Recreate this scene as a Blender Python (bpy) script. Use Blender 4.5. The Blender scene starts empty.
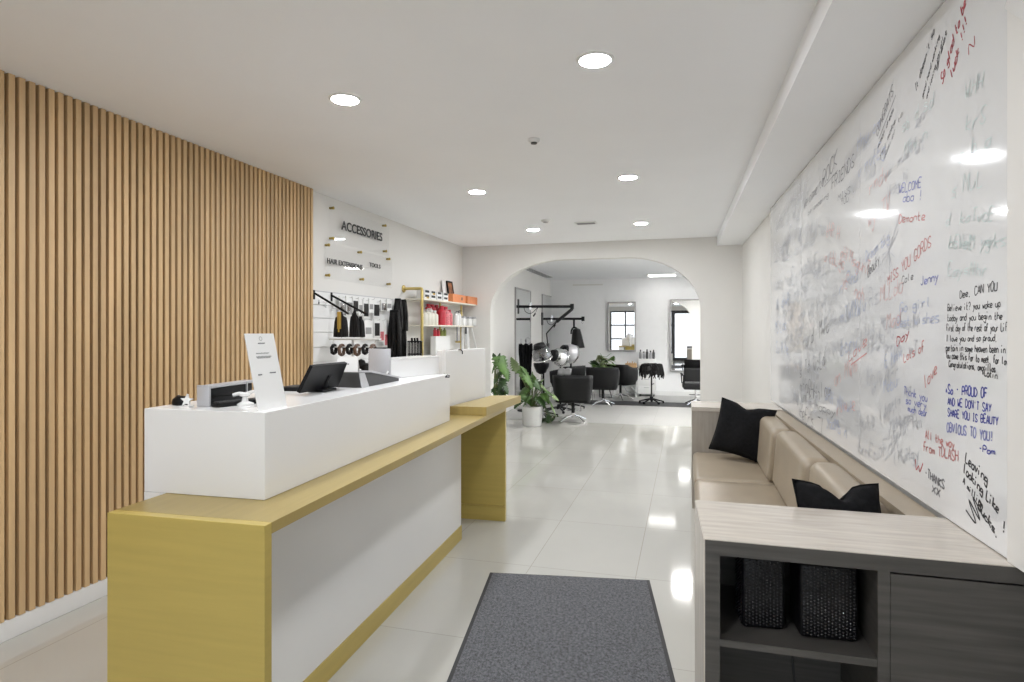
import bpy, bmesh, math, random
from mathutils import Vector, Matrix, Euler

R = math.radians
random.seed(7)
scene = bpy.context.scene
COL = scene.collection

# ------------------------------------------------------------------ camera geometry (metres; camera at x=0,y=0)
EYE, FPX, YAW = 1.45, 610.0, R(15.92)
HX, HY = 512.0, 331.0
CS, SN = math.cos(YAW), math.sin(YAW)


def cam2w(lat, d, z=0.0):
    return Vector((lat * CS - d * SN, lat * SN + d * CS, z))


def at_d(px, py, d):                     # point at forward depth d
    p = cam2w((px - HX) * d / FPX, d)
    p.z = EYE + (HY - py) * d / FPX
    return p


def at_z(px, py, z):                     # point on a horizontal plane
    return at_d(px, py, (EYE - z) * FPX / (py - HY))


def at_x(px, py, X):                     # point on the plane x = X
    k = (px - HX) / FPX
    return at_d(px, py, X / (k * CS - SN))


def at_y(px, py, Y):
    k = (px - HX) / FPX
    return at_d(px, py, Y / (k * SN + CS))


# ------------------------------------------------------------------ materials
def mat(name, col, rough=0.5, metal=0.0, var=0.05, scale=8.0, stretch=(1, 1, 1), bump=0.0, bscale=None,
        spec=0.5, coat=0.0, emit=None, estr=0.0, sheen=0.0, detail=4.0):
    m = bpy.data.materials.new(name)
    m.use_nodes = True
    nt = m.node_tree
    b = nt.nodes['Principled BSDF']
    b.inputs['Roughness'].default_value = rough
    b.inputs['Metallic'].default_value = metal
    b.inputs['Specular IOR Level'].default_value = spec
    b.inputs['Coat Weight'].default_value = coat
    b.inputs['Coat Roughness'].default_value = 0.05
    if sheen:
        b.inputs['Sheen Weight'].default_value = sheen
    tc = nt.nodes.new('ShaderNodeTexCoord')
    mp = nt.nodes.new('ShaderNodeMapping')
    mp.inputs['Scale'].default_value = stretch
    nt.links.new(tc.outputs['Object'], mp.inputs['Vector'])
    n = nt.nodes.new('ShaderNodeTexNoise')
    n.inputs['Scale'].default_value = scale
    n.inputs['Detail'].default_value = detail
    nt.links.new(mp.outputs['Vector'], n.inputs['Vector'])
    r = nt.nodes.new('ShaderNodeMapRange')
    r.inputs['From Min'].default_value = 0.3
    r.inputs['From Max'].default_value = 0.7
    r.inputs['To Min'].default_value = 1 - var
    r.inputs['To Max'].default_value = 1 + var
    nt.links.new(n.outputs['Fac'], r.inputs['Value'])
    mx = nt.nodes.new('ShaderNodeMix')
    mx.data_type = 'RGBA'
    mx.blend_type = 'MULTIPLY'
    mx.inputs['Factor'].default_value = 1.0
    mx.inputs['A'].default_value = (*col, 1)
    nt.links.new(r.outputs['Result'], mx.inputs['B'])
    nt.links.new(mx.outputs['Result'], b.inputs['Base Color'])
    if bump:
        bn = nt.nodes.new('ShaderNodeTexNoise')
        bn.inputs['Scale'].default_value = bscale or scale * 6
        bn.inputs['Detail'].default_value = 3
        nt.links.new(mp.outputs['Vector'], bn.inputs['Vector'])
        bp = nt.nodes.new('ShaderNodeBump')
        bp.inputs['Strength'].default_value = bump
        bp.inputs['Distance'].default_value = 0.004
        nt.links.new(bn.outputs['Fac'], bp.inputs['Height'])
        nt.links.new(bp.outputs['Normal'], b.inputs['Normal'])
    if emit:
        b.inputs['Emission Color'].default_value = (*emit, 1)
        b.inputs['Emission Strength'].default_value = estr
    return m


def clear_mat(name, tint=(1, 1, 1), gloss=0.08, rough=0.02, body=0.0):
    m = bpy.data.materials.new(name)
    m.use_nodes = True
    nt = m.node_tree
    nt.nodes.clear()
    o = nt.nodes.new('ShaderNodeOutputMaterial')
    t = nt.nodes.new('ShaderNodeBsdfTransparent')
    t.inputs['Color'].default_value = (*tint, 1)
    g = nt.nodes.new('ShaderNodeBsdfGlossy')
    g.inputs['Roughness'].default_value = rough
    f = nt.nodes.new('ShaderNodeLayerWeight')
    pw = nt.nodes.new('ShaderNodeMath')
    pw.operation = 'POWER'
    pw.inputs[1].default_value = 4.0
    nt.links.new(f.outputs['Facing'], pw.inputs[0])
    ad = nt.nodes.new('ShaderNodeMath')
    ad.operation = 'MULTIPLY_ADD'
    ad.use_clamp = True
    ad.inputs[1].default_value = 0.6
    ad.inputs[2].default_value = gloss
    nt.links.new(pw.outputs[0], ad.inputs[0])
    mx = nt.nodes.new('ShaderNodeMixShader')
    nt.links.new(ad.outputs[0], mx.inputs['Fac'])
    nt.links.new(t.outputs[0], mx.inputs[1])
    nt.links.new(g.outputs[0], mx.inputs[2])
    nt.links.new(mx.outputs[0], o.inputs['Surface'])
    return m


def tile_mat(name, col, w, h, ox, oy, rough, groutcol):
    m = mat(name, col, rough, var=0.035, scale=1.3, spec=0.6)
    nt = m.node_tree
    b = nt.nodes['Principled BSDF']
    tc = nt.nodes['Texture Coordinate']
    mp = nt.nodes.new('ShaderNodeMapping')
    mp.inputs['Location'].default_value = (-ox, -oy, 0)
    nt.links.new(tc.outputs['Object'], mp.inputs['Vector'])
    br = nt.nodes.new('ShaderNodeTexBrick')
    br.offset = 0.0
    br.inputs['Scale'].default_value = 1.0
    br.inputs['Brick Width'].default_value = w
    br.inputs['Row Height'].default_value = h
    br.inputs['Mortar Size'].default_value = 0.0022
    br.inputs['Mortar Smooth'].default_value = 0.1
    br.inputs['Color1'].default_value = (1, 1, 1, 1)
    br.inputs['Color2'].default_value = (0.965, 0.965, 0.96, 1)
    br.inputs['Mortar'].default_value = (*groutcol, 1)
    nt.links.new(mp.outputs['Vector'], br.inputs['Vector'])
    mx = [n for n in nt.nodes if n.type == 'MIX'][0]
    m2 = nt.nodes.new('ShaderNodeMix')
    m2.data_type = 'RGBA'
    m2.blend_type = 'MULTIPLY'
    m2.inputs['Factor'].default_value = 1.0
    nt.links.new(mx.outputs['Result'], m2.inputs['A'])
    nt.links.new(br.outputs['Color'], m2.inputs['B'])
    nt.links.new(m2.outputs['Result'], b.inputs['Base Color'])
    return m


M = {}
M['wall'] = mat('white_paint', (0.75, 0.735, 0.705), 0.6, var=0.012, scale=3, bump=0.03, bscale=90)
M['ceiling'] = mat('ceiling_paint', (0.92, 0.93, 0.95), 0.7, var=0.01, scale=2)
M['trimwhite'] = mat('trim_white', (0.8, 0.8, 0.79), 0.35, var=0.01)
M['backwall'] = mat('salon_white_paint', (0.88, 0.88, 0.88), 0.6, var=0.01)
M['tile'] = tile_mat('polished_tile', (0.525, 0.515, 0.475), 0.635, 0.94, -0.285, 3.65, 0.07, (0.72, 0.70, 0.66))
M['backtile'] = tile_mat('matte_tile', (0.43, 0.425, 0.41), 0.60, 1.2, 0.1, 9.6, 0.4, (0.7, 0.7, 0.7))
M['slat'] = mat('oak_slat', (0.60, 0.41, 0.215), 0.5, var=0.16, scale=1.0, stretch=(14, 14, 0.9), bump=0.05, bscale=6)
M['slatback'] = mat('dark_felt', (0.02, 0.009, 0.004), 0.9, var=0.2, scale=60)
M['gold'] = mat('brushed_gold_laminate', (0.535, 0.415, 0.118), 0.36, metal=0.25, var=0.05, scale=1.2, stretch=(2, 2, 30), spec=0.5)
M['goldtop'] = mat('brushed_gold_top', (0.42, 0.32, 0.115), 0.33, metal=0.25, var=0.05, scale=1.2, stretch=(40, 2, 2), spec=0.5)
M['deskwhite'] = mat('white_laminate', (0.80, 0.80, 0.795), 0.22, var=0.01, scale=2)
M['goldpipe'] = mat('gold_pipe', (0.62, 0.48, 0.17), 0.3, metal=0.6, var=0.05, scale=20)
M['brass'] = mat('brass_standoff', (0.42, 0.31, 0.08), 0.3, metal=0.8, var=0.05, scale=40)
M['mat'] = mat('ribbed_carpet', (0.10, 0.102, 0.11), 0.95, var=0.75, scale=75, bump=0.8, bscale=160, sheen=0.2, stretch=(1, 1, 1))
M['rubber'] = mat('black_rubber', (0.022, 0.022, 0.023), 0.6, var=0.1, scale=40)
M['leather'] = mat('tan_leather', (0.34, 0.28, 0.205), 0.36, var=0.05, scale=6, bump=0.12, bscale=120, spec=0.5)
M['woodtop'] = mat('greige_wood_top', (0.55, 0.50, 0.44), 0.22, var=0.13, scale=1.6, stretch=(3, 26, 3), spec=0.6)
M['wooddark'] = mat('grey_wood_laminate', (0.072, 0.067, 0.061), 0.4, var=0.3, scale=1.4, stretch=(2, 2, 34), spec=0.4)
M['woodpanel'] = mat('greige_wood_panel', (0.36, 0.325, 0.28), 0.4, var=0.12, scale=1.6, stretch=(26, 3, 2), spec=0.4)
M['niche'] = mat('dark_niche_board', (0.07, 0.066, 0.06), 0.5, var=0.2, scale=3, stretch=(1, 10, 20))
M['blackcloth'] = mat('black_cotton', (0.009, 0.009, 0.010), 0.95, var=0.3, scale=50, bump=0.4, bscale=300, spec=0.15)
M['blackplastic'] = mat('black_plastic', (0.007, 0.007, 0.008), 0.45, var=0.1, scale=20, spec=0.2)
M['blackvinyl'] = mat('black_vinyl', (0.006, 0.006, 0.0065), 0.5, var=0.15, scale=20, bump=0.1, spec=0.3)
M['greyvinyl'] = mat('grey_vinyl', (0.23, 0.23, 0.235), 0.45, var=0.1, scale=20)
M['chrome'] = mat('chrome', (0.75, 0.75, 0.76), 0.12, metal=1.0, var=0.03)
M['silver'] = mat('silver_plastic', (0.50, 0.50, 0.52), 0.35, metal=0.3, var=0.03, scale=15)
M['mirror'] = mat('mirror_silvering', (0.88, 0.89, 0.89), 0.015, metal=1.0, var=0.005)
M['frame'] = mat('mirror_frame_metal', (0.42, 0.41, 0.40), 0.35, metal=0.7, var=0.04)
M['board'] = mat('gloss_whiteboard', (0.755, 0.76, 0.765), 0.07, var=0.012, scale=2, spec=0.5, coat=0.3)
M['paper'] = mat('white_card', (0.80, 0.80, 0.79), 0.55, var=0.01)
M['greyprint'] = mat('grey_print', (0.30, 0.30, 0.30), 0.7, var=0.05)
M['blackink'] = mat('black_ink', (0.02, 0.02, 0.022), 0.6, var=0.1)
M['inkblack'] = mat('marker_black', (0.035, 0.035, 0.04), 0.5, var=0.2, scale=30)
M['inkfaintblack'] = mat('marker_faded_black', (0.17, 0.17, 0.18), 0.5, var=0.3, scale=30)
M['inkpale'] = mat('marker_pale_grey', (0.46, 0.47, 0.5), 0.5, var=0.15, scale=30)
M['inkpaleblue'] = mat('marker_pale_blue', (0.42, 0.46, 0.58), 0.5, var=0.15, scale=30)
M['inkpalegreen'] = mat('marker_pale_green', (0.55, 0.63, 0.62), 0.5, var=0.1, scale=30)
M['inkpalered'] = mat('marker_pale_red', (0.62, 0.42, 0.41), 0.5, var=0.15, scale=30)
M['inkred'] = mat('marker_red', (0.42, 0.055, 0.07), 0.5, var=0.2, scale=30)
M['inkfaintred'] = mat('marker_faded_red', (0.55, 0.22, 0.21), 0.5, var=0.25, scale=30)
M['inkblue'] = mat('marker_blue', (0.06, 0.07, 0.36), 0.5, var=0.25, scale=30)
M['inkfaintblue'] = mat('marker_faded_blue', (0.20, 0.22, 0.48), 0.5, var=0.25, scale=30)
M['leaf'] = mat('monstera_green', (0.085, 0.165, 0.04), 0.5, var=0.5, scale=6, spec=0.3)
M['leafdark'] = mat('dark_leaf_green', (0.04, 0.09, 0.025), 0.5, var=0.4, scale=6)
M['leafpale'] = mat('pale_leaf_green', (0.21, 0.29, 0.12), 0.45, var=0.25, scale=8)
M['stem'] = mat('plant_stem', (0.14, 0.17, 0.06), 0.6, var=0.2, scale=20)
M['soil'] = mat('potting_soil', (0.03, 0.022, 0.015), 0.95, var=0.5, scale=60, bump=1.0)
M['potwhite'] = mat('white_ceramic', (0.76, 0.76, 0.75), 0.25, var=0.02)
M['hair'] = mat('black_hair', (0.010, 0.009, 0.009), 0.5, var=0.3, scale=80, spec=0.25)
M['brownhair'] = mat('brown_hair', (0.13, 0.075, 0.05), 0.5, var=0.4, scale=70)
M['red'] = mat('red_plastic', (0.50, 0.03, 0.05), 0.3, var=0.1, scale=10)
M['pinkred'] = mat('pink_red_label', (0.62, 0.17, 0.19), 0.35, var=0.35, scale=60)
M['orange'] = mat('orange_carton', (0.72, 0.25, 0.09), 0.5, var=0.06, scale=20)
M['cream'] = mat('cream_plastic', (0.74, 0.72, 0.64), 0.35, var=0.04)
M['shelf'] = mat('cream_shelf', (0.80, 0.765, 0.66), 0.4, var=0.03)
M['green'] = mat('olive_green_plastic', (0.25, 0.30, 0.08), 0.4, var=0.1)
M['tanwood'] = mat('tan_wood', (0.58, 0.36, 0.18), 0.5, var=0.15, scale=10)
M['yellow'] = mat('ochre_ribbon', (0.50, 0.33, 0.06), 0.5, var=0.1)
M['picture'] = mat('brown_portrait_print', (0.30, 0.12, 0.05), 0.5, var=0.9, scale=14)
M['clearacrylic'] = clear_mat('clear_acrylic', gloss=0.03)
M['glass'] = clear_mat('window_glass', gloss=0.02)
M['smokeglass'] = clear_mat('clear_dryer_dome', tint=(0.62, 0.63, 0.64), gloss=0.22, rough=0.08)
M['bag'] = clear_mat('clear_packaging', tint=(0.78, 0.78, 0.78), gloss=0.2, rough=0.15)
M['lamp'] = mat('lamp_diffuser', (0.9, 0.9, 0.9), 0.5, emit=(0.945, 0.965, 1.0), estr=232)
M['lampback'] = mat('salon_lamp_diffuser', (0.9, 0.9, 0.9), 0.5, emit=(1.0, 0.985, 0.96), estr=44)
M['lampdim'] = mat('added_far_panel_diffuser', (0.9, 0.9, 0.9), 0.5, emit=(1.0, 0.985, 0.96), estr=2.6)
M['studblack'] = mat('black_hammered_glass', (0.005, 0.005, 0.006), 0.35, var=0.2, spec=0.25)
M['studglint'] = mat('black_glass_stud', (0.02, 0.02, 0.022), 0.06, var=0.1, spec=1.0)
M['darkgrey'] = mat('dark_grey_plastic', (0.055, 0.055, 0.056), 0.5, var=0.1)
M['pavement'] = mat('outside_pavement', (0.62, 0.62, 0.62), 0.8, var=0.1, scale=5)
M['windowblack'] = mat('black_window_metal', (0.02, 0.02, 0.022), 0.4, var=0.1)


# ------------------------------------------------------------------ mesh builder
class MB:
    def __init__(s):
        s.bm = bmesh.new()

    def _add(s, verts, faces, T=None):
        vs = [s.bm.verts.new((T @ Vector(v)) if T else v) for v in verts]
        for f in faces:
            try:
                s.bm.faces.new([vs[i] for i in f])
            except ValueError:
                pass
        return vs

    def box(s, lo, hi, T=None, bev=0.0, seg=2):
        x0, y0, z0 = lo
        x1, y1, z1 = hi
        b = bmesh.new()
        vs = [b.verts.new(v) for v in ((x0, y0, z0), (x1, y0, z0), (x1, y1, z0), (x0, y1, z0),
                                       (x0, y0, z1), (x1, y0, z1), (x1, y1, z1), (x0, y1, z1))]
        for f in ((3, 2, 1, 0), (4, 5, 6, 7), (0, 1, 5, 4), (1, 2, 6, 5), (2, 3, 7, 6), (3, 0, 4, 7)):
            b.faces.new([vs[i] for i in f])
        if bev > 0:
            bmesh.ops.bevel(b, geom=list(b.edges), offset=bev, segments=seg, profile=0.5, affect='EDGES')
        s.merge(b, T)
        return s

    def merge(s, b, T=None):
        b.verts.ensure_lookup_table()
        b.verts.index_update()
        verts = [v.co.copy() for v in b.verts]
        faces = [[v.index for v in f.verts] for f in b.faces]
        b.free()
        s._add(verts, faces, T)

    def prism(s, poly, z0, z1, T=None):
        n = len(poly)
        verts = [(p[0], p[1], z0) for p in poly] + [(p[0], p[1], z1) for p in poly]
        faces = [list(range(n))[::-1], list(range(n, 2 * n))]
        for i in range(n):
            j = (i + 1) % n
            faces.append([i, j, n + j, n + i])
        s._add(verts, faces, T)
        return s

    def lathe(s, prof, n=24, T=None, cap=True):
        verts, faces = [], []
        for r, z in prof:
            for k in range(n):
                a = 2 * math.pi * k / n
                verts.append((r * math.cos(a), r * math.sin(a), z))
        for i in range(len(prof) - 1):
            for k in range(n):
                k2 = (k + 1) % n
                faces.append([i * n + k, i * n + k2, (i + 1) * n + k2, (i + 1) * n + k])
        if cap:
            faces.append(list(range(n))[::-1])
            m = (len(prof) - 1) * n
            faces.append([m + k for k in range(n)])
        s._add(verts, faces, T)
        return s

    def tube(s, pts, r, n=8, T=None, smooth=False):
        pts = [Vector(p) for p in pts]
        if smooth and len(pts) > 2:
            pts = catmull(pts, 6)
        rs = r if isinstance(r, (list, tuple)) else None
        up = Vector((0, 0, 1))
        rings = []
        prev = None
        for i, p in enumerate(pts):
            if i == 0:
                t = pts[1] - p
            elif i == len(pts) - 1:
                t = p - pts[i - 1]
            else:
                t = (pts[i + 1] - p).normalized() + (p - pts[i - 1]).normalized()
            t.normalize()
            if prev is None:
                a = t.cross(up)
                if a.length < 1e-3:
                    a = t.cross(Vector((1, 0, 0)))
            else:
                a = prev - t * prev.dot(t)
            a.normalize()
            prev = a
            b = t.cross(a)
            rr = r if rs is None else rs[0] + (rs[1] - rs[0]) * i / (len(pts) - 1)
            rings.append([p + (a * math.cos(2 * math.pi * k / n) + b * math.sin(2 * math.pi * k / n)) * rr for k in range(n)])
        verts = [v for ring in rings for v in ring]
        faces = []
        for i in range(len(rings) - 1):
            for k in range(n):
                k2 = (k + 1) % n
                faces.append([i * n + k, i * n + k2, (i + 1) * n + k2, (i + 1) * n + k])
        faces.append(list(range(n))[::-1])
        m = (len(rings) - 1) * n
        faces.append([m + k for k in range(n)])
        s._add(verts, faces, T)
        return s

    def sheet(s, grid, thick=0.0, T=None):
        """grid of points (rows of equal length)"""
        h, w = len(grid), len(grid[0])
        verts = [p for row in grid for p in row]
        faces = [[i * w + j, i * w + j + 1, (i + 1) * w + j + 1, (i + 1) * w + j] for i in range(h - 1) for j in range(w - 1)]
        s._add(verts, faces, T)
        return s

    def build(s, name, m, parent=None, smooth=40, loc=None, rot=None, solid=0.0, sub=0):
        bmesh.ops.remove_doubles(s.bm, verts=list(s.bm.verts), dist=1e-6)
        bmesh.ops.recalc_face_normals(s.bm, faces=list(s.bm.faces))
        me = bpy.data.meshes.new(name)
        s.bm.to_mesh(me)
        s.bm.free()
        me.materials.append(M[m] if isinstance(m, str) else m)
        if smooth:
            for p in me.polygons:
                p.use_smooth = True
            try:
                me.set_sharp_from_angle(angle=R(smooth))
            except Exception:
                pass
        o = bpy.data.objects.new(name, me)
        COL.objects.link(o)
        if parent is not None:
            o.parent = parent
        if loc is not None:
            o.location = loc
        if rot is not None:
            o.rotation_euler = rot
        if solid:
            md = o.modifiers.new('thickness', 'SOLIDIFY')
            md.thickness = solid
            md.offset = 0
        if sub:
            md = o.modifiers.new('smooth', 'SUBSURF')
            md.levels = sub
            md.render_levels = sub
        return o


def catmull(pts, n):
    out = []
    P = [pts[0]] + list(pts) + [pts[-1]]
    for i in range(1, len(P) - 2):
        p0, p1, p2, p3 = P[i - 1], P[i], P[i + 1], P[i + 2]
        for k in range(n):
            t = k / n
            out.append(0.5 * ((2 * p1) + (p2 - p0) * t + (2 * p0 - 5 * p1 + 4 * p2 - p3) * t * t + (3 * p1 - p0 - 3 * p2 + p3) * t ** 3))
    out.append(pts[-1])
    return out


def tag(o, label, cat, group=None, kind=None):
    o['label'] = label
    o['category'] = cat
    if group:
        o['group'] = group
    if kind:
        o['kind'] = kind
    return o


def empty(name, loc, rz=0.0, label=None, cat=None, group=None, rot=None):
    o = bpy.data.objects.new(name, None)
    o.empty_display_size = 0.1
    COL.objects.link(o)
    o.location = loc
    o.rotation_euler = rot if rot is not None else (0, 0, rz)
    if label:
        tag(o, label, cat, group)
    return o


def struct(name, mb, m, smooth=0, **kw):
    o = mb.build(name, m, smooth=smooth, **kw)
    o['kind'] = 'structure'
    return o


def copy_tree(o, loc, rz, label, group=None):
    c = o.copy()
    COL.objects.link(c)
    c.location = loc
    c.rotation_euler = (0, 0, rz)
    c['label'] = label
    if group:
        c['group'] = group
    for ch in list(o.children):
        k = ch.copy()
        COL.objects.link(k)
        k.parent = c
        for g in list(ch.children):
            q = g.copy()
            COL.objects.link(q)
            q.parent = k
    return c


def T_(loc=(0, 0, 0), rot=(0, 0, 0), sc=(1, 1, 1)):
    return Matrix.LocRotScale(Vector(loc), Euler(rot), Vector(sc))


# ================================================================== SETTING
H = 2.66
XL, YB, YB2 = -3.09, 8.25, 14.15


def xw(Y):                                # face of the whiteboard wall (it closes in a little towards the arch)
    return 0.863 - 0.0275 * (Y - 1.943)


YF = -2.6
struct('floor', MB().box((XL - .2, YF - .1, -0.12), (4.2, 9.62, 0)), 'tile')
struct('floor.001', MB().box((XL - .2, 9.62, -0.12), (4.2, YB2 + .2, 0)), 'backtile')
struct('ceiling', MB().box((XL - .2, YF - .2, H), (4.2, YB2 + .2, H + 0.15)), 'ceiling')
struct('wall_left', MB().box((XL - .2, YF - .1, 0), (XL, YB2 + .2, H)), 'wall')
struct('wall_right', MB().prism([(xw(YF), YF), (xw(YF) + .2, YF), (xw(YB) + .2, YB), (xw(YB), YB)], 0, H), 'wall')


def xs(Y):
    return 0.467 - 0.014 * (Y - 2.24)


struct('trim_1', MB().prism([(xs(YF), YF), (xw(YF), YF), (xw(YB), YB), (xs(YB), YB)], 2.545, H), 'ceiling')

# arched wall: boundary of the opening measured on the plane y = YB
aL = at_y(490.5, 400, YB).x
aR = at_y(700.5, 400, YB).x
aT = at_y(600, 258, YB).z
RL, RR, RZ = 1.05, 0.95, 0.70
arch = [(aL, 0.0), (aL, aT - RZ)]
for k in range(1, 17):
    t = k / 16 * math.pi / 2
    arch.append((aL + RL * (1 - math.cos(t)), aT - RZ + RZ * math.sin(t)))
for k in range(16, 0, -1):
    t = k / 16 * math.pi / 2
    arch.append((aR - RR * (1 - math.cos(t)), aT - RZ + RZ * math.sin(t)))
arch += [(aR, aT - RZ), (aR, 0.0)]
wb = MB()
# left pier, right pier and the head as strips so that the concave face triangulates cleanly
segs = arch
for y0 in (YB,):
    y1 = YB + 0.16
    def quad4(a, b, c, d):
        wb._add([(p[0], y, p[1]) for y in (y0, y1) for p in (a, b, c, d)],
                [[0, 1, 2, 3], [7, 6, 5, 4], [0, 4, 5, 1], [1, 5, 6, 2], [2, 6, 7, 3], [3, 7, 4, 0]])
    quad4((XL, 0), (aL, 0), (aL, H), (XL, H))
    quad4((aR, 0), (3.6, 0), (3.6, H), (aR, H))
    for i in range(1, len(segs) - 2):
        a, b = segs[i], segs[i + 1]
        if b[0] - a[0] > 1e-4:
            quad4(a, b, (b[0], H), (a[0], H))
struct('wall_back', wb, 'wall')
# salon behind the arch
struct('wall_far', MB().box((XL, YB2, 0), (3.6, YB2 + .2, H)), 'backwall')
wr = MB()
wr.box((3.5, YB + .16, 0), (3.65, YB2, 0.5)).box((3.5, YB + .16, 2.45), (3.65, YB2, H))
for y in (8.41, 10.2, 12.1, 13.95):
    wr.box((3.5, y, 0.5), (3.65, y + 0.2, 2.45))
struct('wall_side', wr, 'backwall')
for i, y in enumerate((8.61, 10.4, 12.3)):  # unseen side windows, added to let daylight into the salon
    fr = MB()
    y1 = (10.2, 12.1, 13.95)[i]
    for a, b in (((3.55, y, .5), (3.6, y1, .56)), ((3.55, y, 2.39), (3.6, y1, 2.45)), ((3.55, y, .56), (3.6, y + .06, 2.39)), ((3.55, y1 - .06, .56), (3.6, y1, 2.39))):
        fr.box(a, b)
    w = struct('window_%d' % (i + 1), fr, 'trimwhite')
    MB().box((3.57, y + .06, .56), (3.578, y1 - .06, 2.39)).build('pane', 'glass', w, smooth=0)
# street front behind the camera: dark framed glazing, six lights and a door
fw = MB()
fw.box((XL, YF - .1, 0), (XL + .25, YF, H)).box((XL + .25, YF - .1, 2.45), (xw(YF), YF, H)).box((xw(YF) - .12, YF - .1, 0), (xw(YF) + .1, YF, 2.45)).box((XL + .25, YF - .1, 0), (-.62, YF, .35))
struct('wall_front', fw, 'wall')
wf = MB()
X0, X1, Z0, Z1 = XL + .25, -.62, .35, 2.45
for i in range(4):
    x = X0 + (X1 - X0 - .07) * i / 3
    wf.box((x, YF - .08, Z0), (x + .07, YF - .01, Z1))
for i in range(4):
    z = Z0 + (Z1 - Z0 - .07) * i / 3
    wf.box((X0, YF - .078, z), (X1, YF - .012, z + .07))
w = struct('window_4', wf, 'windowblack')
MB().box((X0, YF - .05, Z0), (X1, YF - .045, Z1)).build('pane', 'glass', w, smooth=0)
df = MB()
df.box((-.62, YF - .08, 0), (-.52, YF, 2.45)).box((xw(YF) - .2, YF - .08, 0), (xw(YF) - .12, YF, 2.45)).box((-.52, YF - .08, 2.3), (xw(YF) - .2, YF, 2.45)).box((-.52, YF - .08, 0), (xw(YF) - .2, YF, .15))
w = struct('door_1', df, 'windowblack')
MB().box((-.52, YF - .05, .15), (xw(YF) - .2, YF - .045, 2.3)).build('pane', 'glass', w, smooth=0)
MB().tube([(-.42, YF + .0, .8), (-.42, YF + .05, .85), (-.42, YF + .05, 1.4), (-.42, YF, 1.45)], .015).build('door_handle', 'chrome', w)
struct('pavement', MB().box((-12, YF - 12, -.2), (12, YF - .1, -.1)), 'pavement')

struct('baseboard_left', MB().box((XL, YF, 0), (XL + 0.035, 4.53, 0.096), bev=.004), 'trimwhite')
struct('baseboard_left.001', MB().box((XL, 4.53, 0), (XL + 0.015, YB, 0.10)), 'trimwhite')
struct('baseboard_back', MB().box((XL + .015, YB - .014, 0), (aL, YB, 0.10)).box((aR, YB - .014, 0), (xw(YB), YB, 0.10)), 'trimwhite')
struct('baseboard_far', MB().box((XL, YB2 - .014, 0), (3.5, YB2, 0.10)), 'trimwhite')
struct('trim_2', MB().box((at_y(573, 284, YB2).x, YB2 - .04, 2.51), (at_y(603, 284, YB2).x, YB2, 2.54)), 'wall')

# slat wall
sp = empty('slat_wall_panel', (XL, 2.0, .096), label='oak slat panel covering the wall behind the reception desk', cat='wall panel')
MB().box((0, -2.6, 0), (.012, 2.53, H - .096)).build('felt_backing', 'slatback', sp, smooth=0)
sl = MB()
y = 2.53 - .032
while y > -2.58:
    sl.box((.012, y, 0), (.040, y + .029, H - .0965), bev=.0015, seg=1)
    y -= .047
sl.build('slats', 'slat', sp, smooth=0)

# ceiling fittings
LX, LY = (-1.735, -0.42), (2.77, 4.93, 7.0)
LPX = (((345, 99), (595, 59.5)), ((477, 191.5), (628, 177)), ((533, 229.5), (641, 223)))
prow = ('nearest the camera', 'in the middle row', 'nearest the arch')


def downlight(x, y, label, m='lamp', group='round recessed ceiling lights', r=0.066):
    t = empty('ceiling_light', (x, y, H), label=label, cat='ceiling light', group=group)
    MB().lathe([(r, -.001), (r + .004, -.008), (r + .016, -.006), (r + .018, 0)], 32, cap=False).build('trim_ring', 'trimwhite', t)
    MB().lathe([(r, -.0065), (r * .6, -.0075), (0.001, -.008)], 32, cap=False).build('diffuser', m, t)
    return t


for i, y in enumerate(LY):
    a, b = at_z(*LPX[i][0], H), at_z(*LPX[i][1], H)
    downlight(a.x, a.y, 'round recessed ceiling light on the slat wall side, ' + prow[i])
    downlight(b.x, b.y, 'round recessed ceiling light on the whiteboard side, ' + prow[i])
for y in (0.62,):
    for x in LX:
        downlight(x, y, 'round recessed ceiling light behind the camera towards the street front')


def ceil_disc(px, py, name, label, cat, r, m):
    p = at_z(px, py, H)
    t = empty(name, (p.x, p.y, H), label=label, cat=cat)
    MB().lathe([(r, 0), (r, -.012), (r * .8, -.022), (.001, -.024)], 28, cap=False).build('cover', 'trimwhite', t)
    MB().lathe([(r * .55, -.018), (r * .55, -.030), (.001, -.031)], 20, cap=False).build('sensor', m, t)
    return t


ceil_disc(534, 139, 'ceiling_sprinkler', 'small flush sprinkler cap on the ceiling between the two nearest pairs of lights', 'sprinkler', .036, 'darkgrey')
ceil_disc(545.5, 220, 'smoke_detector', 'small round detector on the ceiling beside the far light near the shelves', 'detector', .05, 'silver')
p = at_z(586, 222.5, H)
v = empty('ceiling_vent', (p.x, p.y, H), label='flat white ceiling vent between the two ceiling lights nearest the arch', cat='vent')
MB().box((-.12, -.07, -.012), (.12, .07, 0), bev=.004).build('vent_frame', 'trimwhite', v)
MB().box((-.10, -.05, -.014), (.10, .05, -.0121)).build('vent_grille', 'greyvinyl', v)
# salon ceiling: slot vent along the side wall, light panels
p0, p1 = at_z(528, 267.5, H), at_z(548, 277, H)
v = empty('linear_vent', ((p0.x + p1.x) / 2, (p0.y + p1.y) / 2, H), label='long grey slot vent in the salon ceiling beyond the arch', cat='vent')
L = (p1 - p0).length / 2
MB().box((-.09, -L, -.015), (.09, L, 0), bev=.003).build('vent_frame', 'trimwhite', v)
g = MB()
for k in range(4):
    g.box((-.075 + k * .04, -L + .03, -.018), (-.05 + k * .04, L - .03, -.0151))
g.build('vent_slots', 'greyvinyl', v)


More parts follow.
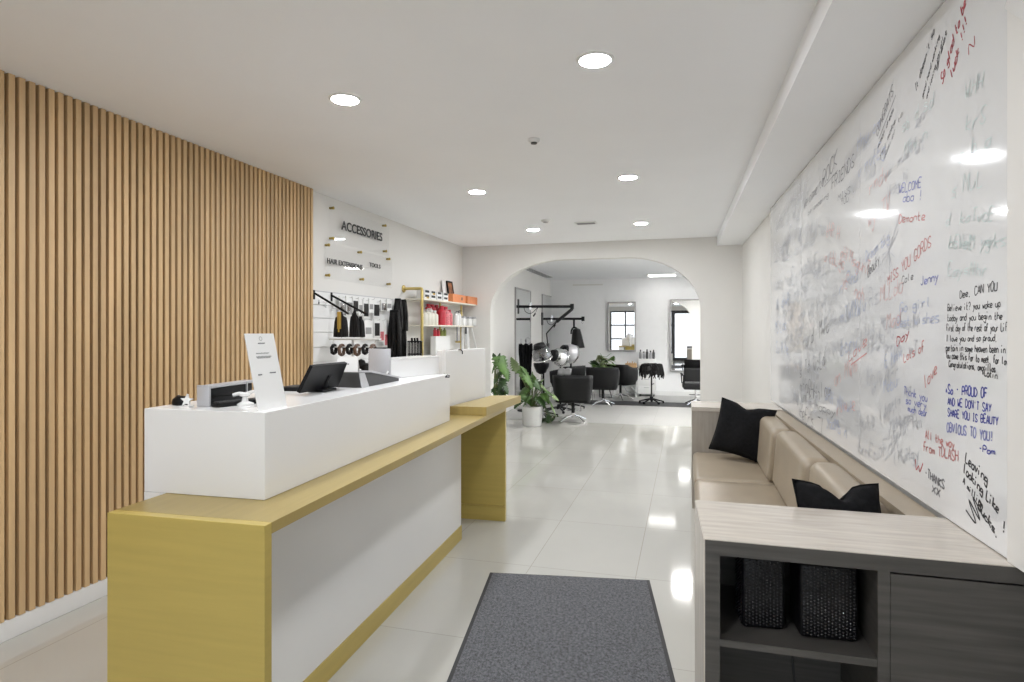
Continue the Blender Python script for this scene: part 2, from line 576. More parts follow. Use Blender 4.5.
def panel_light(x, y, label, m='lampback', hx=.31):
    t = empty('panel_light', (x, y, H), label=label, cat='ceiling light', group='square salon ceiling light panels')
    ix = hx - .03
    MB().box((-hx, -.31, -.02), (-ix, .31, 0)).box((ix, -.31, -.02), (hx, .31, 0)).box((-ix, -.31, -.02), (ix, -.28, 0)).box((-ix, .28, -.02), (ix, .31, 0)).build('panel_frame', 'trimwhite', t)
    MB().box((-ix, -.28, -.014), (ix, .28, -.004)).build('diffuser', m, t)


a, b = at_z(662, 275, H), at_z(683, 256, H)
panel_light(a.x, a.y - .05, 'salon ceiling light added for its floor reflection before the far wall', 'lampdim')  # panel added so its reflection makes a bright patch on the floor
panel_light(b.x, b.y, 'narrow salon ceiling light just behind the arch head', hx=.17)
for x, y, l in ((1.6, 9.6, 'added unseen salon light behind the wall beside the sofa, nearer one'), (1.6, 11.0, 'added unseen salon light behind the wall beside the sofa, farther one')):
    panel_light(x, y, l)  # both panels added out of view to brighten the salon


# ================================================================== RECEPTION DESK
DA = R(15.92 - 13.42)                       # the desk runs almost along the room
DO = cam2w(-.730, 1.80)                     # its near front corner on the floor
Tdesk = Matrix.Translation(DO) @ Matrix.Rotation(DA, 4, 'Z')


def dk(x, y, z=0.0):
    return Tdesk @ Vector((x, y, z))


ZS, ZB = .875, 1.173
desk = empty('reception_desk', DO, DA, 'long white and gold reception desk with raised white top box', 'reception desk')
MB().box((-.568, 0, 0), (0, .035, ZS), bev=.0012, seg=1).build('end_panel', 'gold', desk, smooth=0)
MB().prism([(-.568, .0355), (0, .0355), (0, 2.40), (-.262, 2.40), (-.262, 3.03), (-.70, 3.03), (-.70, 2.2), (-.568, 2.2)], ZS - .034, ZS).build('countertop', 'goldtop', desk, smooth=0)
mb = MB().prism([(-.2615, 2.4005), (0.0, 2.4005), (0.06, 3.20), (-.17, 3.14)], ZS + .0005, ZS + .058)
mb.prism([(-.2615, 2.4005), (0.0, 2.4005), (.0, 2.956), (-.2615, 2.956)], ZS - .034, ZS)
mb.build('raised_counter', 'goldtop', desk, smooth=0)
sp_ = MB().box((-.45, 2.92, 0), (0, 2.955, ZS - .0345), bev=.001, seg=1).build('support_panel', 'gold', desk, smooth=0)
MB().box((-.45, 2.914, .112), (.0005, 2.9195, .117)).build('kick_strip', 'goldpipe', sp_, smooth=0)
MB().box((-.56, .0355, .096), (-.205, 2.474, ZS - .0345)).build('front_panel', 'deskwhite', desk, smooth=0)
MB().box((-.56, .0355, 0), (-.200, 2.477, .0955)).build('plinth', 'gold', desk, smooth=0)
MB().box((-.69, 2.50, 0), (-.50, 3.02, ZS - .0345)).build('rear_support', 'deskwhite', desk, smooth=0)
bx = MB()
bx.box((-.66, .237, ZS + .0005), (-.168, 2.13, ZB), bev=.0015, seg=1)
bx.box((-.66, .237, .6), (-.57, 2.13, ZS))
bx.build('top_box', 'deskwhite', desk, smooth=0)

# tall white cabinet behind the desk end
T = empty('screen_panel', dk(-.288, 2.36), DA + R(-7), 'tall plain white screen panel standing behind the gold end of the reception desk', 'screen panel')
MB().box((-.065, .02, ZS + .001), (-.022, .72, 1.314), bev=.002, seg=1).build('core_board', 'deskwhite', T, smooth=0)
MB().box((-.0215, .02, ZS + .001), (0, .72, 1.314), bev=.002, seg=1).build('front_board', 'deskwhite', T, smooth=0)
hook = empty('cable_clip', dk(-.30, 2.36) + Vector((.03, .25, 1.314)), DA, 'tiny black clip on the top edge of the tall white screen panel', 'clip')
MB().box((-.008, -.02, 0), (.008, .02, .004)).tube([(.008, 0, .002), (.02, 0, -.01), (.02, 0, -.03)], .004, 6).build('clip_body', 'blackplastic', hook)
c = at_z(447.5, 377.5, ZB)
hook = tag(MB().box((-.012, -.008, 0), (.012, .008, .006)).tube([(-.012, 0, .004), (.0, 0, .016), (.014, 0, .01)], .003, 6).build('cable_clip', 'blackplastic', loc=(c.x, c.y, ZB), rot=(0, 0, DA)),
           'tiny black clip lying on the desk top beside the tall screen panel', 'clip')

# white ledge box standing on the far part of the desk top
a, b = at_z(391, 379.2, ZB), at_z(439, 373.5, ZB)
dv = (b - a)
lb = empty('storage_box', a, math.atan2(dv.y, dv.x), 'long white box standing on the desk top before the tall screen panel', 'box')
MB().box((0, 0, 0), (dv.length, .16, .108), bev=.002, seg=1).build('box_body', 'deskwhite', lb, smooth=0)
MB().box((-.002, -.002, .1085), (dv.length + .002, .162, .114), bev=.001, seg=1).build('lid', 'deskwhite', lb, smooth=0)
# upright grey payment screen seen from behind
c = at_z(379, 379.5, ZB)
ps = empty('payment_screen', (c.x, c.y, ZB), R(4), 'upright light grey screen seen from behind on the desk top', 'screen')
MB().box((-.066, 0, 0.012), (.066, .018, .176), bev=.004).build('housing', 'silver', ps)
MB().box((-.06, -.01, 0), (.06, .045, .012), bev=.003).build('base', 'silver', ps)
MB().box((-.03, .002, .1765), (.045, .02, .183), bev=.002).build('camera_bar', 'blackplastic', ps)
cb = MB().tube([(-.02, -.012, .012), (.0, -.03, .03), (.02, -.028, .035), (.035, -.03, .015), (.055, -.03, .02), (.066, -.01, .05)], .005, 8, smooth=True)
cb.lathe([(.001, 0), (.03, 0), (.034, .008), (.02, .022), (.001, .026)], 16, T=T_((-.025, -.045, 0)))
tag(cb.build('charging_cable', 'paper', loc=(c.x, c.y - .012, ZB), rot=(0, 0, R(4))), 'coiled white cable and puck before the grey payment screen', 'cable')

# small white card sign behind the till
c = dk(-.372, 1.165, ZB + .0745)
cs = empty('card_sign', c, R(10), 'small white tent card with grey marks standing on the silver till', 'sign')
w, h = .060, .074
MB().sheet([[(-w, 0, 0), (w, 0, 0)], [(-w * .85, .028, h), (w * .85, .028, h)], [(-w * .85, .05, .002), (w * .85, .05, .002)]]).build('folded_card', 'paper', cs, smooth=0, solid=.0015)
mk = MB()
mk.box((-.035, 0, 0), (-.018, .0008, .007)).box((-.008, 0, .002), (.0, .0008, .012)).box((.002, 0, 0), (.01, .0008, .008))
mk.build('printed_mark', 'greyprint', cs, smooth=0, loc=(0, .0118, .034), rot=(R(-20.7), 0, 0))

# till: dark screen leaning towards the room, seen from behind, on a silver wedge
m0 = dk(-.385, .76, ZB)
ms = empty('till_monitor', m0, DA, 'black till monitor seen from behind, leaning on the desk top', 'monitor')
mm = MB()
mm.prism([(0, 0), (.325, 0), (.312, .128), (.012, .128)], 0, .016, T=Matrix(((0, 0, 1, 0), (1, 0, 0, 0), (0, 1, 0, 0), (0, 0, 0, 1))))
mm.build('display_shell', 'blackplastic', ms, rot=(0, R(26), 0), loc=(0, 0, .016), smooth=0)
MB().box((-.03, .13, 0), (.05, .25, .012), bev=.003).build('foot', 'blackplastic', ms)
MB().tube([(.02, .19, .01), (.03, .19, .05), (.045, .19, .075)], .012, 8).build('neck', 'blackplastic', ms)
wd = empty('cash_till', dk(-.275, 1.14, ZB), DA, 'silver wedge-shaped till base open towards the room', 'till')
Tw = Matrix(((0, 0, 1, 0), (1, 0, 0, 0), (0, 1, 0, 0), (0, 0, 0, 1)))
MB().prism([(0, 0), (.44, 0), (.44, .012), (.40, .022), (.10, .068), (0, .072)], -.15, 0, T=Tw).build('body', 'darkgrey', wd, smooth=0)
MB().prism([(.095, .0695), (.44, .0135), (.455, .013), (.455, .02), (.10, .078)], -.155, .006, T=Tw).build('top_cover', 'silver', wd, smooth=0)
MB().prism([(-.006, .0), (.07, 0), (.02, .072), (-.03, .074)], .001, .006, T=Tw).build('side_plate', 'silver', wd, smooth=0)
kp = MB()
for i in range(7):
    kp.box((-.12, .14 + i * .038, .0), (-.03, .165 + i * .038, .003), T=T_((0, 0, .0745)) @ Matrix.Rotation(R(-9.3), 4, 'X'))
kp.build('keys', 'darkgrey', wd, smooth=0)

# receipt printer with pale end plate, keyboard, mouse, figurine, cable holder
rp = empty('receipt_printer', at_z(203, 407, ZB), DA + R(3), 'black receipt printer with pale grey end plate on the near desk end', 'printer')
MB().box((-.026, 0, 0), (.024, .012, .079), bev=.002).build('end_plate', 'silver', rp)
MB().box((-.02, .0125, .032), (.02, .27, .066), bev=.004).build('body', 'blackplastic', rp)
MB().box((-.026, .0125, .0665), (.024, .29, .077), bev=.002).build('top_cover', 'silver', rp)
MB().box((-.012, .0125, 0), (.012, .25, .0315), bev=.003).build('base', 'blackplastic', rp)
MB().box((-.022, .225, .03), (.026, .23, .076)).build('paper_slot', 'silver', rp)
kb = empty('keyboard', at_z(211, 407.0, ZB), DA + R(-20), 'slim black keyboard on the desk top before the receipt printer', 'keyboard')
MB().box((.0, 0, 0), (.045, .19, .016), bev=.004).build('case', 'blackplastic', kb)
ky = MB()
for i in range(11):
    for j in range(3):
        ky.box((.005 + j * .0125, .008 + i * .016, .0165), (.015 + j * .0125, .021 + i * .016, .019))
ky.build('keys', 'darkgrey', kb, smooth=0)
ch = MB()
ch.lathe([(.001, 0), (.03, 0), (.032, .006), (.012, .014), (.009, .03), (.02, .036), (.018, .044), (.001, .046)], 20)
ch.tube([(.0, 0, .04), (.03, .02, .05), (.05, .05, .03), (.05, .08, .006)], .006, 8, smooth=True)
ch.tube([(-.0, 0, .04), (-.025, .0, .042), (-.045, -.01, .036)], .007, 8, smooth=True)
c = at_z(245, 405, ZB)
tag(ch.build('cable_holder', 'paper', loc=(c.x, c.y, ZB)), 'white cable holder with loops behind the tall desk card', 'cable holder')
mo = empty('computer_mouse', at_z(181, 404.5, ZB), R(60), 'black mouse on the desk corner nearest the slat wall', 'mouse')
MB().lathe([(.001, .034), (.018, .031), (.03, .02), (.033, .006), (.031, 0), (.001, 0)], 20, T=T_(sc=(.9, 1.5, 1)), cap=False).build('shell', 'blackplastic', mo)
MB().lathe([(.004, -.004), (.004, .004)], 10, T=T_((0, .028, .030), (0, R(90), 0))).build('wheel', 'darkgrey', mo)
fg = MB()
st = []
for k in range(10):
    r = .024 if k % 2 == 0 else .010
    a_ = math.pi / 2 + k * math.pi / 5
    st.append((r * math.cos(a_), r * math.sin(a_)))
fg.prism(st, -.005, .005, T=T_((0, 0, .024), (R(80), 0, R(12))))
fg.box((-.02, -.012, 0), (.02, .012, .005))
c = at_z(187, 407, ZB)
tag(fg.build('star_figurine', 'paper', loc=(c.x, c.y, ZB)), 'little white star figurine standing before the black mouse', 'figurine')
pt = empty('card_reader', at_z(296, 391.5, ZB), DA, 'flat black card reader on the desk top behind the tall card', 'card reader')
MB().box((-.10, 0, 0), (.0, .14, .018), bev=.006).build('body', 'blackplastic', pt)
MB().box((-.085, .02, .0185), (-.02, .09, .0195)).build('screen', 'darkgrey', pt, smooth=0)

# tall leaning card with two blank code areas
c0, c1 = at_z(258.5, 411, ZB), at_z(287, 406.2, ZB)
dv = c1 - c0
tc = empty('desk_card', c0, math.atan2(dv.y, dv.x), 'tall white card leaning back at the near corner of the desk top', 'sign')
W, Hc = dv.length, .275
lean = R(-13)
MB().box((0, 0, 0), (W, .0025, Hc)).build('front_sheet', 'paper', tc, smooth=0, rot=(lean, 0, R(0)))
MB().box((0, .003, 0), (W, .075, .0025)).build('foot_sheet', 'paper', tc, smooth=0)
Tl = Matrix.Rotation(lean, 4, 'X')
MB().lathe([(.006, 0), (.008, 0)], 16, T=Tl @ T_((W * .5, -.0012, Hc * .93), (R(90), 0, 0)), cap=False).build('printed_logo', 'greyprint', tc, smooth=0)
for (u0, u1, v) in ((.38, .62, .868), (.26, .70, .735), (.24, .76, .69), (.27, .72, .675), (.2, .33, .455), (.6, .82, .47)):
    pts = [(W * (u0 + (u1 - u0) * i / 40), -.0008, Hc * v + .0022 * math.sin(i * 2.3)) for i in range(41)]
    MB().tube(pts, .0007, 4, T=Tl).build('printed_line', 'greyprint', tc, smooth=0)

# ================================================================== ACCESSORY WALL
XF = XL + .02
sw = empty('slatwall_board', (XL, 4.54, 0), label='white grooved display board on the wall beyond the oak slats', cat='display board')
yy = at_x(397, 300, XF).y - 4.54
g = MB()
z = .35
tops = [.35 + .1285 * k for k in range(12)]
zt = at_x(313, 290.5, XF).z
gz = [at_x(316, v_, XF).z for v_ in (362.5, 347.5, 332.3, 318)]
zs = [0.3] + [gz[0] - .128 * k for k in range(5, 0, -1)] + gz + [gz[3] + .115, zt]
zs = sorted(z for z in zs)
for i in range(len(zs) - 1):
    g.box((.006, 0, zs[i] + .004), (.02, yy, zs[i + 1] - .004), bev=.001, seg=1)
g.box((0, 0, zs[0]), (.0055, yy, zs[-1]))
g.build('grooved_board', 'trimwhite', sw, smooth=0)
MB().box((0, 0, zt - .003), (.022, yy, zt + .003)).build('top_rail', 'silver', sw, smooth=0)


def text_mesh(txt, size, m, name, parent, loc, rot, sx=1.0, ext=.0015, align='LEFT', shear=0):
    cu = bpy.data.curves.new(name, 'FONT')
    cu.body = txt
    cu.size = size
    cu.extrude = ext
    cu.offset = .016
    cu.align_x = align
    cu.shear = shear
    tmp = bpy.data.objects.new('tmp', cu)
    COL.objects.link(tmp)
    dg = bpy.context.evaluated_depsgraph_get()
    me = bpy.data.meshes.new_from_object(tmp.evaluated_get(dg))
    bpy.data.objects.remove(tmp)
    bpy.data.curves.remove(cu)
    me.name = name
    me.materials.clear()
    me.materials.append(M[m])
    for v_ in me.vertices:
        v_.co.x *= sx
    o = bpy.data.objects.new(name, me)
    COL.objects.link(o)
    o.parent = parent
    o.location = loc
    o.rotation_euler = rot
    return o


def acrylic_sign(name, label, px_l, px_r, y_tl, y_bl, standoffs, lines):
    """clear panel held off the left wall; local y along the wall, z up"""
    XS_ = XL + .03
    a = at_x(px_l, y_tl, XS_)
    b = at_x(px_l, y_bl, XS_)
    c = at_x(px_r, 240, XS_)
    t = empty(name, (XL, a.y, 0), label=label, cat='sign', group='clear acrylic wall signs')
    MB().box((.028, 0, b.z), (.033, c.y - a.y, a.z), bev=.0008, seg=1).build('acrylic_panel', 'clearacrylic', t, smooth=0)
    for (sx, sy) in standoffs:
        p = at_x(sx, sy, XS_)
        MB().lathe([(.011, 0), (.011, .027)], 14, T=T_((0, p.y - a.y, p.z), (0, R(90), 0))).lathe([(.014, .034), (.014, .042), (.01, .045)], 14, T=T_((0, p.y - a.y, p.z), (0, R(90), 0))).build('standoff', 'brass', t)
    for (txt, px0, py0, px1, cap, m) in lines:
        p = at_x(px0, py0, XS_)
        q = at_x(px1, py0, XS_)
        o = text_mesh(txt, 1.0, m, 'lettering', t, (.035, p.y - a.y, p.z), (R(90), 0, R(90)))
        xs_ = [v_.co.x for v_ in o.data.vertices]
        ysv = [v_.co.y for v_ in o.data.vertices]
        wx = max(xs_) - min(xs_)
        for v_ in o.data.vertices:
            v_.co.x = (v_.co.x - min(xs_)) * (q.y - p.y) / wx
            v_.co.y *= cap / .69
        for v_ in o.data.vertices:
            v_.co.z = v_.co.z
    return t


acrylic_sign('acrylic_sign', 'clear acrylic sign lettered ACCESSORIES high on the white wall', 329.5, 389, 205.5, 241,
             ((332.6, 208), (332.5, 238.3), (385, 225.6), (385.6, 251.2)),
             (('ACCESSORIES', 341, 229.2, 381.8, .082, 'blackink'),))
acrylic_sign('acrylic_sign', 'clear acrylic sign lettered HAIR EXTENSIONS below the ACCESSORIES sign', 325, 392, 242.5, 278.5,
             ((328.2, 245), (328.5, 275.2), (389, 259), (389.3, 284), (360.5, 252.2), (362.5, 279.3)),
             (('HAIR EXTENSIONS', 326.8, 263.0, 362, .045, 'blackink'), ('TOOLS', 369, 266.4, 380, .040, 'blackink')))


def wall_pt(px, py, off=0.0):
    return at_x(px, py, XF + off)


# black waterfall arms
for (bx_, by_, tx_, ty_, lab) in ((313.8, 293.5, 348.5, 313.8, 'black slanting display arm closest to the oak slats'),
                                 (331.3, 295.8, 366.5, 314.2, 'second black slanting display arm from the oak slats')):
    b = wall_pt(bx_, by_)
    k = (tx_ - HX) / FPX
    d = b.y / (k * SN + CS)
    tp = at_d(tx_, ty_, d)
    t = empty('display_hook', (b.x, b.y, b.z), label=lab, cat='display arm', group='black slanting display arms')
    MB().box((0, -.013, -.05), (.006, .013, .03), bev=.002).build('wall_plate', 'blackplastic', t)
    MB().tube([(.006, 0, 0), (.02, 0, -.004), tuple(tp - b)], .0095, 8).build('arm_bar', 'blackplastic', t)
# wire hooks
for (hx, hy) in ((318.5, 302), (325.5, 305.5), (332.0, 308.5)):
    b = wall_pt(hx, hy, 0)
    hk = MB().box((0, -.009, -.02), (.004, .009, .02)).tube([(.004, 0, 0), (.06, 0, -.002), (.075, 0, -.012), (.085, 0, .01)], .003, 6)
    nm = {318.5: 'closest to the oak slats', 325.5: 'between its two neighbours', 332.0: 'closest to the packets'}[hx]
    tag(hk.build('wire_hook', 'chrome', loc=b), 'empty bent wire hook on the grooved board, ' + nm, 'hook', 'empty wire hooks on the grooved board')


# hanging black hair pieces on the arms
def hair_bundle(px, y_top, y_bot, wpx, off, label, ribbon=False):
    b = wall_pt(px, y_top, off)
    s = b - Vector((0, 0, EYE))
    d = (b.x * -SN + b.y * CS)
    h = (y_bot - y_top) * d / FPX
    w = wpx * d / FPX / 2
    t = empty('hair_piece', b, R(15), label, 'hair piece', 'black hair pieces hanging on the display arms')
    m = MB()
    m.lathe([(.012, 0), (.02, -.03 * h / .2), (w * .72, -.22 * h), (w * .86, -.4 * h), (w * .96, -.75 * h), (w, -h), (w * .6, -h * 1.01), (.001, -h)], 18, T=T_(sc=(1, .45, 1)))
    for k in range(14):
        a_ = random.uniform(-1, 1)
        m.tube([(a_ * .012, -.02, -.02), (a_ * w * .5, -w * .34, -h * .4), (a_ * w * .86, -w * .45, -h * random.uniform(.95, 1.03))], [.006, .003], 5, smooth=True)
    m.build('hair', 'hair', t)
    MB().tube([(0, 0, .02), (.01, 0, .03), (0, 0, .045)], .003, 6).build('hanging_loop', 'blackplastic', t)
    if ribbon:
        MB().box((-.018, -.05, -h * .68), (.014, -.045, .0)).box((-.01, -.056, -h * .8), (.002, -.051, -h * .1)).build('ribbon', 'yellow', t, smooth=0)
    return t


hair_bundle(341, 312, 337, 15.5, .26, 'black hair piece with an ochre ribbon on the first display arm', True)
hair_bundle(354.5, 311, 337, 11, .24, 'black hair piece hanging between the two display arms')
hair_bundle(360.5, 316.5, 337, 9.5, .27, 'black hair piece under the tip of the second display arm')


# packets pegged on the board
def packet(px, py, wpx, hpx, off, card, label, kind='card', group='packaged accessories pegged on the grooved board'):
    wpx *= 1.5
    hpx *= 1.1
    b = wall_pt(px, py, off)
    d = (b.x * -SN + b.y * CS)
    h = hpx * d / FPX
    w = wpx * d / FPX / (math.cos(R(38))) / 2
    t = empty('accessory_packet', b, 0, label, 'packet', group)
    MB().box((-.004, -w, -h), (.006, w, 0), bev=.0015, seg=1).build('backing_card', card, t, smooth=0)
    MB().tube([(-off, 0, -.012), (.03, 0, -.010), (.04, 0, .0)], .0025, 6).build('peg', 'chrome', t)
    if kind == 'brush':
        m = MB()
        m.lathe([(w * .3, -h * .95), (w * .62, -h * .9), (w * .62, -h * .45), (w * .25, -h * .38), (w * .22, -h * .1)], 12, T=T_((.016, 0, 0), sc=(.5, 1, 1)))
        m.build('hair_brush', 'blackplastic', t)
    elif kind == 'blister':
        MB().box((.0065, -w * .8, -h * .92), (.02, w * .8, -h * .3), bev=.005).build('blister', 'bag', t)
        MB().lathe([(w * .5, 0), (w * .5, .006)], 14, T=T_((.009, 0, -h * .6), (0, R(90), 0))).build('hair_tie', 'brownhair', t)
    elif kind == 'label':
        MB().box((.0062, -w * .7, -h * .75), (.008, w * .7, -h * .4)).build('printed_label', 'greyprint', t, smooth=0)
    elif kind == 'red':
        MB().box((.0062, -w * .9, -h * .95), (.008, w * .9, -h * .55)).build('printed_label', 'pinkred', t, smooth=0)
    elif kind == 'dark':
        MB().box((.0062, -w * .8, -h * .9), (.012, w * .8, -h * .22), bev=.002).build('dark_contents', 'hair', t)
    return t


row1 = [(342, 296, 6, 19, 'paper', 'blister', 'clear packet at the start of the top row, under the second arm'),
        (348.5, 296.5, 5.5, 18, 'paper', 'blister', 'clear packet second in the top row of packets'),
        (355, 297.5, 5.5, 14, 'paper', 'dark', 'packet with dark contents third in the top row'),
        (360.5, 298, 5, 16, 'paper', 'label', 'pale packet with grey label fourth in the top row'),
        (365.5, 299.5, 5.5, 17, 'paper', 'dark', 'packet with black contents in the middle of the top row'),
        (371, 298.5, 5, 13, 'paper', 'label', 'small pale labelled packet just past the middle of the top row'),
        (376, 301, 6.5, 15, 'paper', 'dark', 'packet with dark framed contents near the top row end'),
        (383.5, 300, 6.5, 10, 'paper', 'blister', 'small clear packet before the end of the top row'),
        (389, 299, 5.5, 11, 'paper', 'label', 'pale packet ending the top row beside the long black hair')]
for i, (a_, b_, c_, d_, m_, k_, l_) in enumerate(row1):
    packet(a_, b_, c_, d_, .03 + .012 * (i % 3), m_, l_, k_)
row2 = [(368, 320, 8.5, 17, 'paper', 'label', 'white card packet at the start of the lower row'),
        (376.5, 319, 6, 17, 'paper', 'dark', 'packet holding a black brush in the lower row'),
        (381.5, 319.5, 4, 20, 'paper', 'red', 'red and white packet in the lower row'),
        (386, 320, 4, 24, 'paper', 'red', 'longer red and white packet beside the long black hair')]
for i, (a_, b_, c_, d_, m_, k_, l_) in enumerate(row2):
    packet(a_, b_, c_, d_, .04 + .012 * (i % 2), m_, l_, k_)

# long black hair pieces and dress-like extensions at the end of the board
def long_hair(px, y_top, y_bot, wt, wb_, off, label, strands=26):
    b = wall_pt(px, y_top, off)
    d = (b.x * -SN + b.y * CS)
    h = (y_bot - y_top) * d / FPX
    t = empty('hanging_hair_extension', b, R(18), label, 'hair extension', 'long black hair extensions at the board end')
    wt, wb_ = wt * d / FPX / 2, wb_ * d / FPX / 2
    m = MB()
    n = 12
    grid = []
    for i in range(9):
        v_ = i / 8
        w = wt + (wb_ - wt) * min(1, v_ * 2.2)
        grid.append([(w * (2 * j / n - 1), .018 * math.sin(j * 2.1 + i * .3) * (0.4 + v_), -h * v_) for j in range(n + 1)])
    m.sheet(grid)
    o = m.build('hair_weft', 'hair', t, solid=.012)
    m = MB()
    for k in range(strands):
        a_ = random.uniform(-1, 1)
        m.tube([(a_ * wt * .8, -.02, -.01), (a_ * wb_ * .9, -.025 - random.uniform(0, .02), -h * .45), (a_ * wb_ + random.uniform(-.01, .01), -.025, -h * random.uniform(.85, 1.02))], [.006, .003], 5, smooth=True)
    m.build('loose_strands', 'hair', t)
    MB().box((-wt, -.012, -.012), (wt, .012, .012), bev=.004).build('clip_band', 'blackplastic', t)
    return t


long_hair(394.5, 311, 358, 9, 13, .12, 'longest black hair extension hanging at the end of the grooved board', 30)
long_hair(398, 299.5, 330, 6, 9, .06, 'short black hair extension hanging above the longest one')
long_hair(403.5, 300.5, 331, 5, 8, .08, 'tousled black hair extension beside the gold pipe shelf')
long_hair(403, 318, 357, 3, 6, .05, 'narrow black hair extension low beside the gold pipe shelf', 14)

# small white display stand with hair ties
b = wall_pt(353, 340, .26)
ds = empty('display_stand', (b.x, b.y, 0), R(15), 'white T-shaped display stand carrying dark hair ties', 'display stand')
zt_ = b.z
MB().lathe([(.15, 0), (.15, .015), (.02, .03), (.012, .05)], 24).build('base', 'trimwhite', ds)
MB().tube([(0, 0, .04), (0, 0, zt_)], .012, 12).build('post', 'trimwhite', ds)
MB().box((-.20, -.05, zt_), (.24, .05, zt_ + .014), bev=.003).build('tray', 'trimwhite', ds)
MB().tube([(-.17, -.06, zt_ - .06), (.2, -.06, zt_ - .06)], .005, 8).tube([(-.17, -.06, zt_ - .06), (-.17, 0, zt_)], .004, 6).tube([(.2, -.06, zt_ - .06), (.2, 0, zt_)], .004, 6).build('rail', 'trimwhite', ds)
where = ('at the slat wall end', 'second along', 'third along', 'fourth along', 'fifth along', 'at the long hair end')
for i in range(6):
    x = -.15 + .068 * i
    m = MB()
    n_ = 16
    rr = .035 + .006 * (i % 2)
    pts = [(0, rr * math.cos(2 * math.pi * k / n_), -rr + rr * math.sin(2 * math.pi * k / n_)) for k in range(n_ + 1)]
    m.tube([(p_[0] + .004 * math.sin(k * 2.4), p_[1], p_[2]) for k, p_ in enumerate(pts)], .015, 8)
    tag(m.build('hair_scrunchie', 'hair' if i % 2 == 0 else 'brownhair', loc=ds.matrix_basis @ Vector((x, -.06, zt_ - .045))),
        ('black' if i % 2 == 0 else 'brown') + ' scrunchie hanging under the white display stand tray, ' + where[i], 'scrunchie', 'scrunchies under the display stand tray')
for i, (px, py, d_, s_) in enumerate(((347.5, 362, 3.9, .03), (364, 362.5, 4.0, .032), (361.5, 370, 3.8, .03), (365, 354, 4.1, .022))):
    pass
hb = empty('hair_bun_cluster', (ds.location.x, ds.location.y, 0), R(15), 'cluster of black hair buns low on the white display stand', 'hair pieces')
m = MB()
for (x, z, r) in ((-.05, zt_ - .2, .035), (-.10, zt_ - .215, .03), (.08, zt_ - .21, .045), (.13, zt_ - .25, .05), (.08, zt_ - .31, .05), (.15, zt_ - .33, .04), (.02, zt_ - .24, .03)):
    m.lathe([(.001, -r), (r * .7, -r * .7), (r, 0), (r * .7, r * .7), (.001, r)], 12, T=T_((x, -.03, z)), cap=False)
m.build('buns', 'hair', hb)
MB().tube([(-.12, -.0, zt_ - .2), (.17, 0, zt_ - .2)], .005, 6).tube([(.05, 0, zt_ - .31), (.17, 0, zt_ - .31)], .005, 6).build('holder_bar', 'trimwhite', hb)

# black wire bin
b = wall_pt(415, 341, .2)
bn = empty('wire_basket', (b.x, b.y, 0), R(16), 'black slatted basket on a post between the long hair and gold shelf', 'basket')
m = MB()
for i in range(9):
    for s in (-1, 1):
        m.box((-.068 + i * .017 - .006, s * .05 - .003, b.z - .30), (-.068 + i * .017 + .006, s * .05 + .003, b.z))
for z in (b.z - .30, b.z - .15, b.z - .01):
    m.box((-.075, -.054, z), (.075, .054, z + .012))
m.build('basket_body', 'blackplastic', bn, smooth=0)
MB().tube([(0, 0, 0.02), (0, 0, b.z - .29)], .014, 10).lathe([(.12, 0), (.12, .015), (.01, .03)], 20).build('stand', 'blackplastic', bn)
m = MB()
for k in range(3):
    m.tube([(-.03 + .03 * k, 0, b.z - .02), (-.035 + .03 * k, 0, b.z + .035)], .012, 8)
m.build('brush_handles', 'blackplastic', bn)

# gold pipe shelf
y0s, y1s = 6.33, 8.14
XSH = -2.86
z1, z2 = 1.822, 1.522
gs = empty('pipe_shelf', (XL, 6.33, 0), label='gold pipe wall shelf with two cream boards beside the arch', cat='shelf')
xo = XSH - XL
for nm, z in (('upper_board', z1), ('lower_board', z2)):
    MB().box((.004, 0.02, z - .018), (xo + .015, y1s - y0s - (0 if z == z1 else .12), z), bev=.003).build(nm, 'shelf', gs, smooth=0)
for yv, top in ((.0, 1.93), (.86, z1 - .018), (1.62, z1 - .018)):
    pm = MB()
    if yv == 0:
        pm.tube([(.005, yv, top), (xo - .02, yv, top), (xo - .004, yv, top - .004), (xo, yv, top - .02), (xo, yv, .85), (xo, yv, .82)], .0165, 12)
        pm.tube([(.005, yv, .84), (xo, yv, .84)], .0165, 12)
        pm.lathe([(.042, 0), (.042, .012), (.02, .016)], 18, T=T_((0, yv, top), (0, R(90), 0)))
        pm.lathe([(.042, 0), (.042, .012), (.02, .016)], 18, T=T_((0, yv, .84), (0, R(90), 0)))
    else:
        pm.tube([(xo - .14, yv, top), (xo - .14, yv, 1.1625)], .014, 12)
        pm.tube([(.005, yv, 1.30), (xo - .14, yv, 1.30)], .014, 12)
    pm.build('pipe', 'goldpipe', gs)


def on_shelf(px, z, x=None):
    X = (XSH - .07) if x is None else x
    p = at_x(px, 300, X)
    return Vector((p.x, p.y, z))


# cartons and frame on the upper board
labs = ('white carton with black bands, first in the lower stack layer', 'white carton with black bands, second in the lower stack layer',
        'white carton with black bands, third in the lower stack layer', 'white carton with black bands, last in the lower stack layer',
        'white carton with black bands, first in the upper stack layer', 'white carton with black bands, second in the upper stack layer',
        'white carton with black bands, third in the upper stack layer', 'white carton with black bands, last in the upper stack layer')
k = 0
for lay in range(2):
    for i in range(4):
        p = on_shelf(423.3 + 6.3 * i, z1 + .001 + lay * .052)
        c = empty('hair_colour_carton', p, 0, labs[k], 'carton', 'banded cartons on the upper shelf')
        MB().box((-.05, -.078, 0), (.05, .078, .05), bev=.0015, seg=1).build('carton', 'paper', c, smooth=0)
        MB().box((-.0505, -.06, .020), (.0505, .055, .046)).build('black_band', 'blackink', c, smooth=0)
        if lay == 0 and i == 0 or lay == 1 and i == 1:
            MB().box((-.051, -.02, .004), (.051, .05, .024)).build('ochre_label', 'yellow', c, smooth=0)
        k += 1
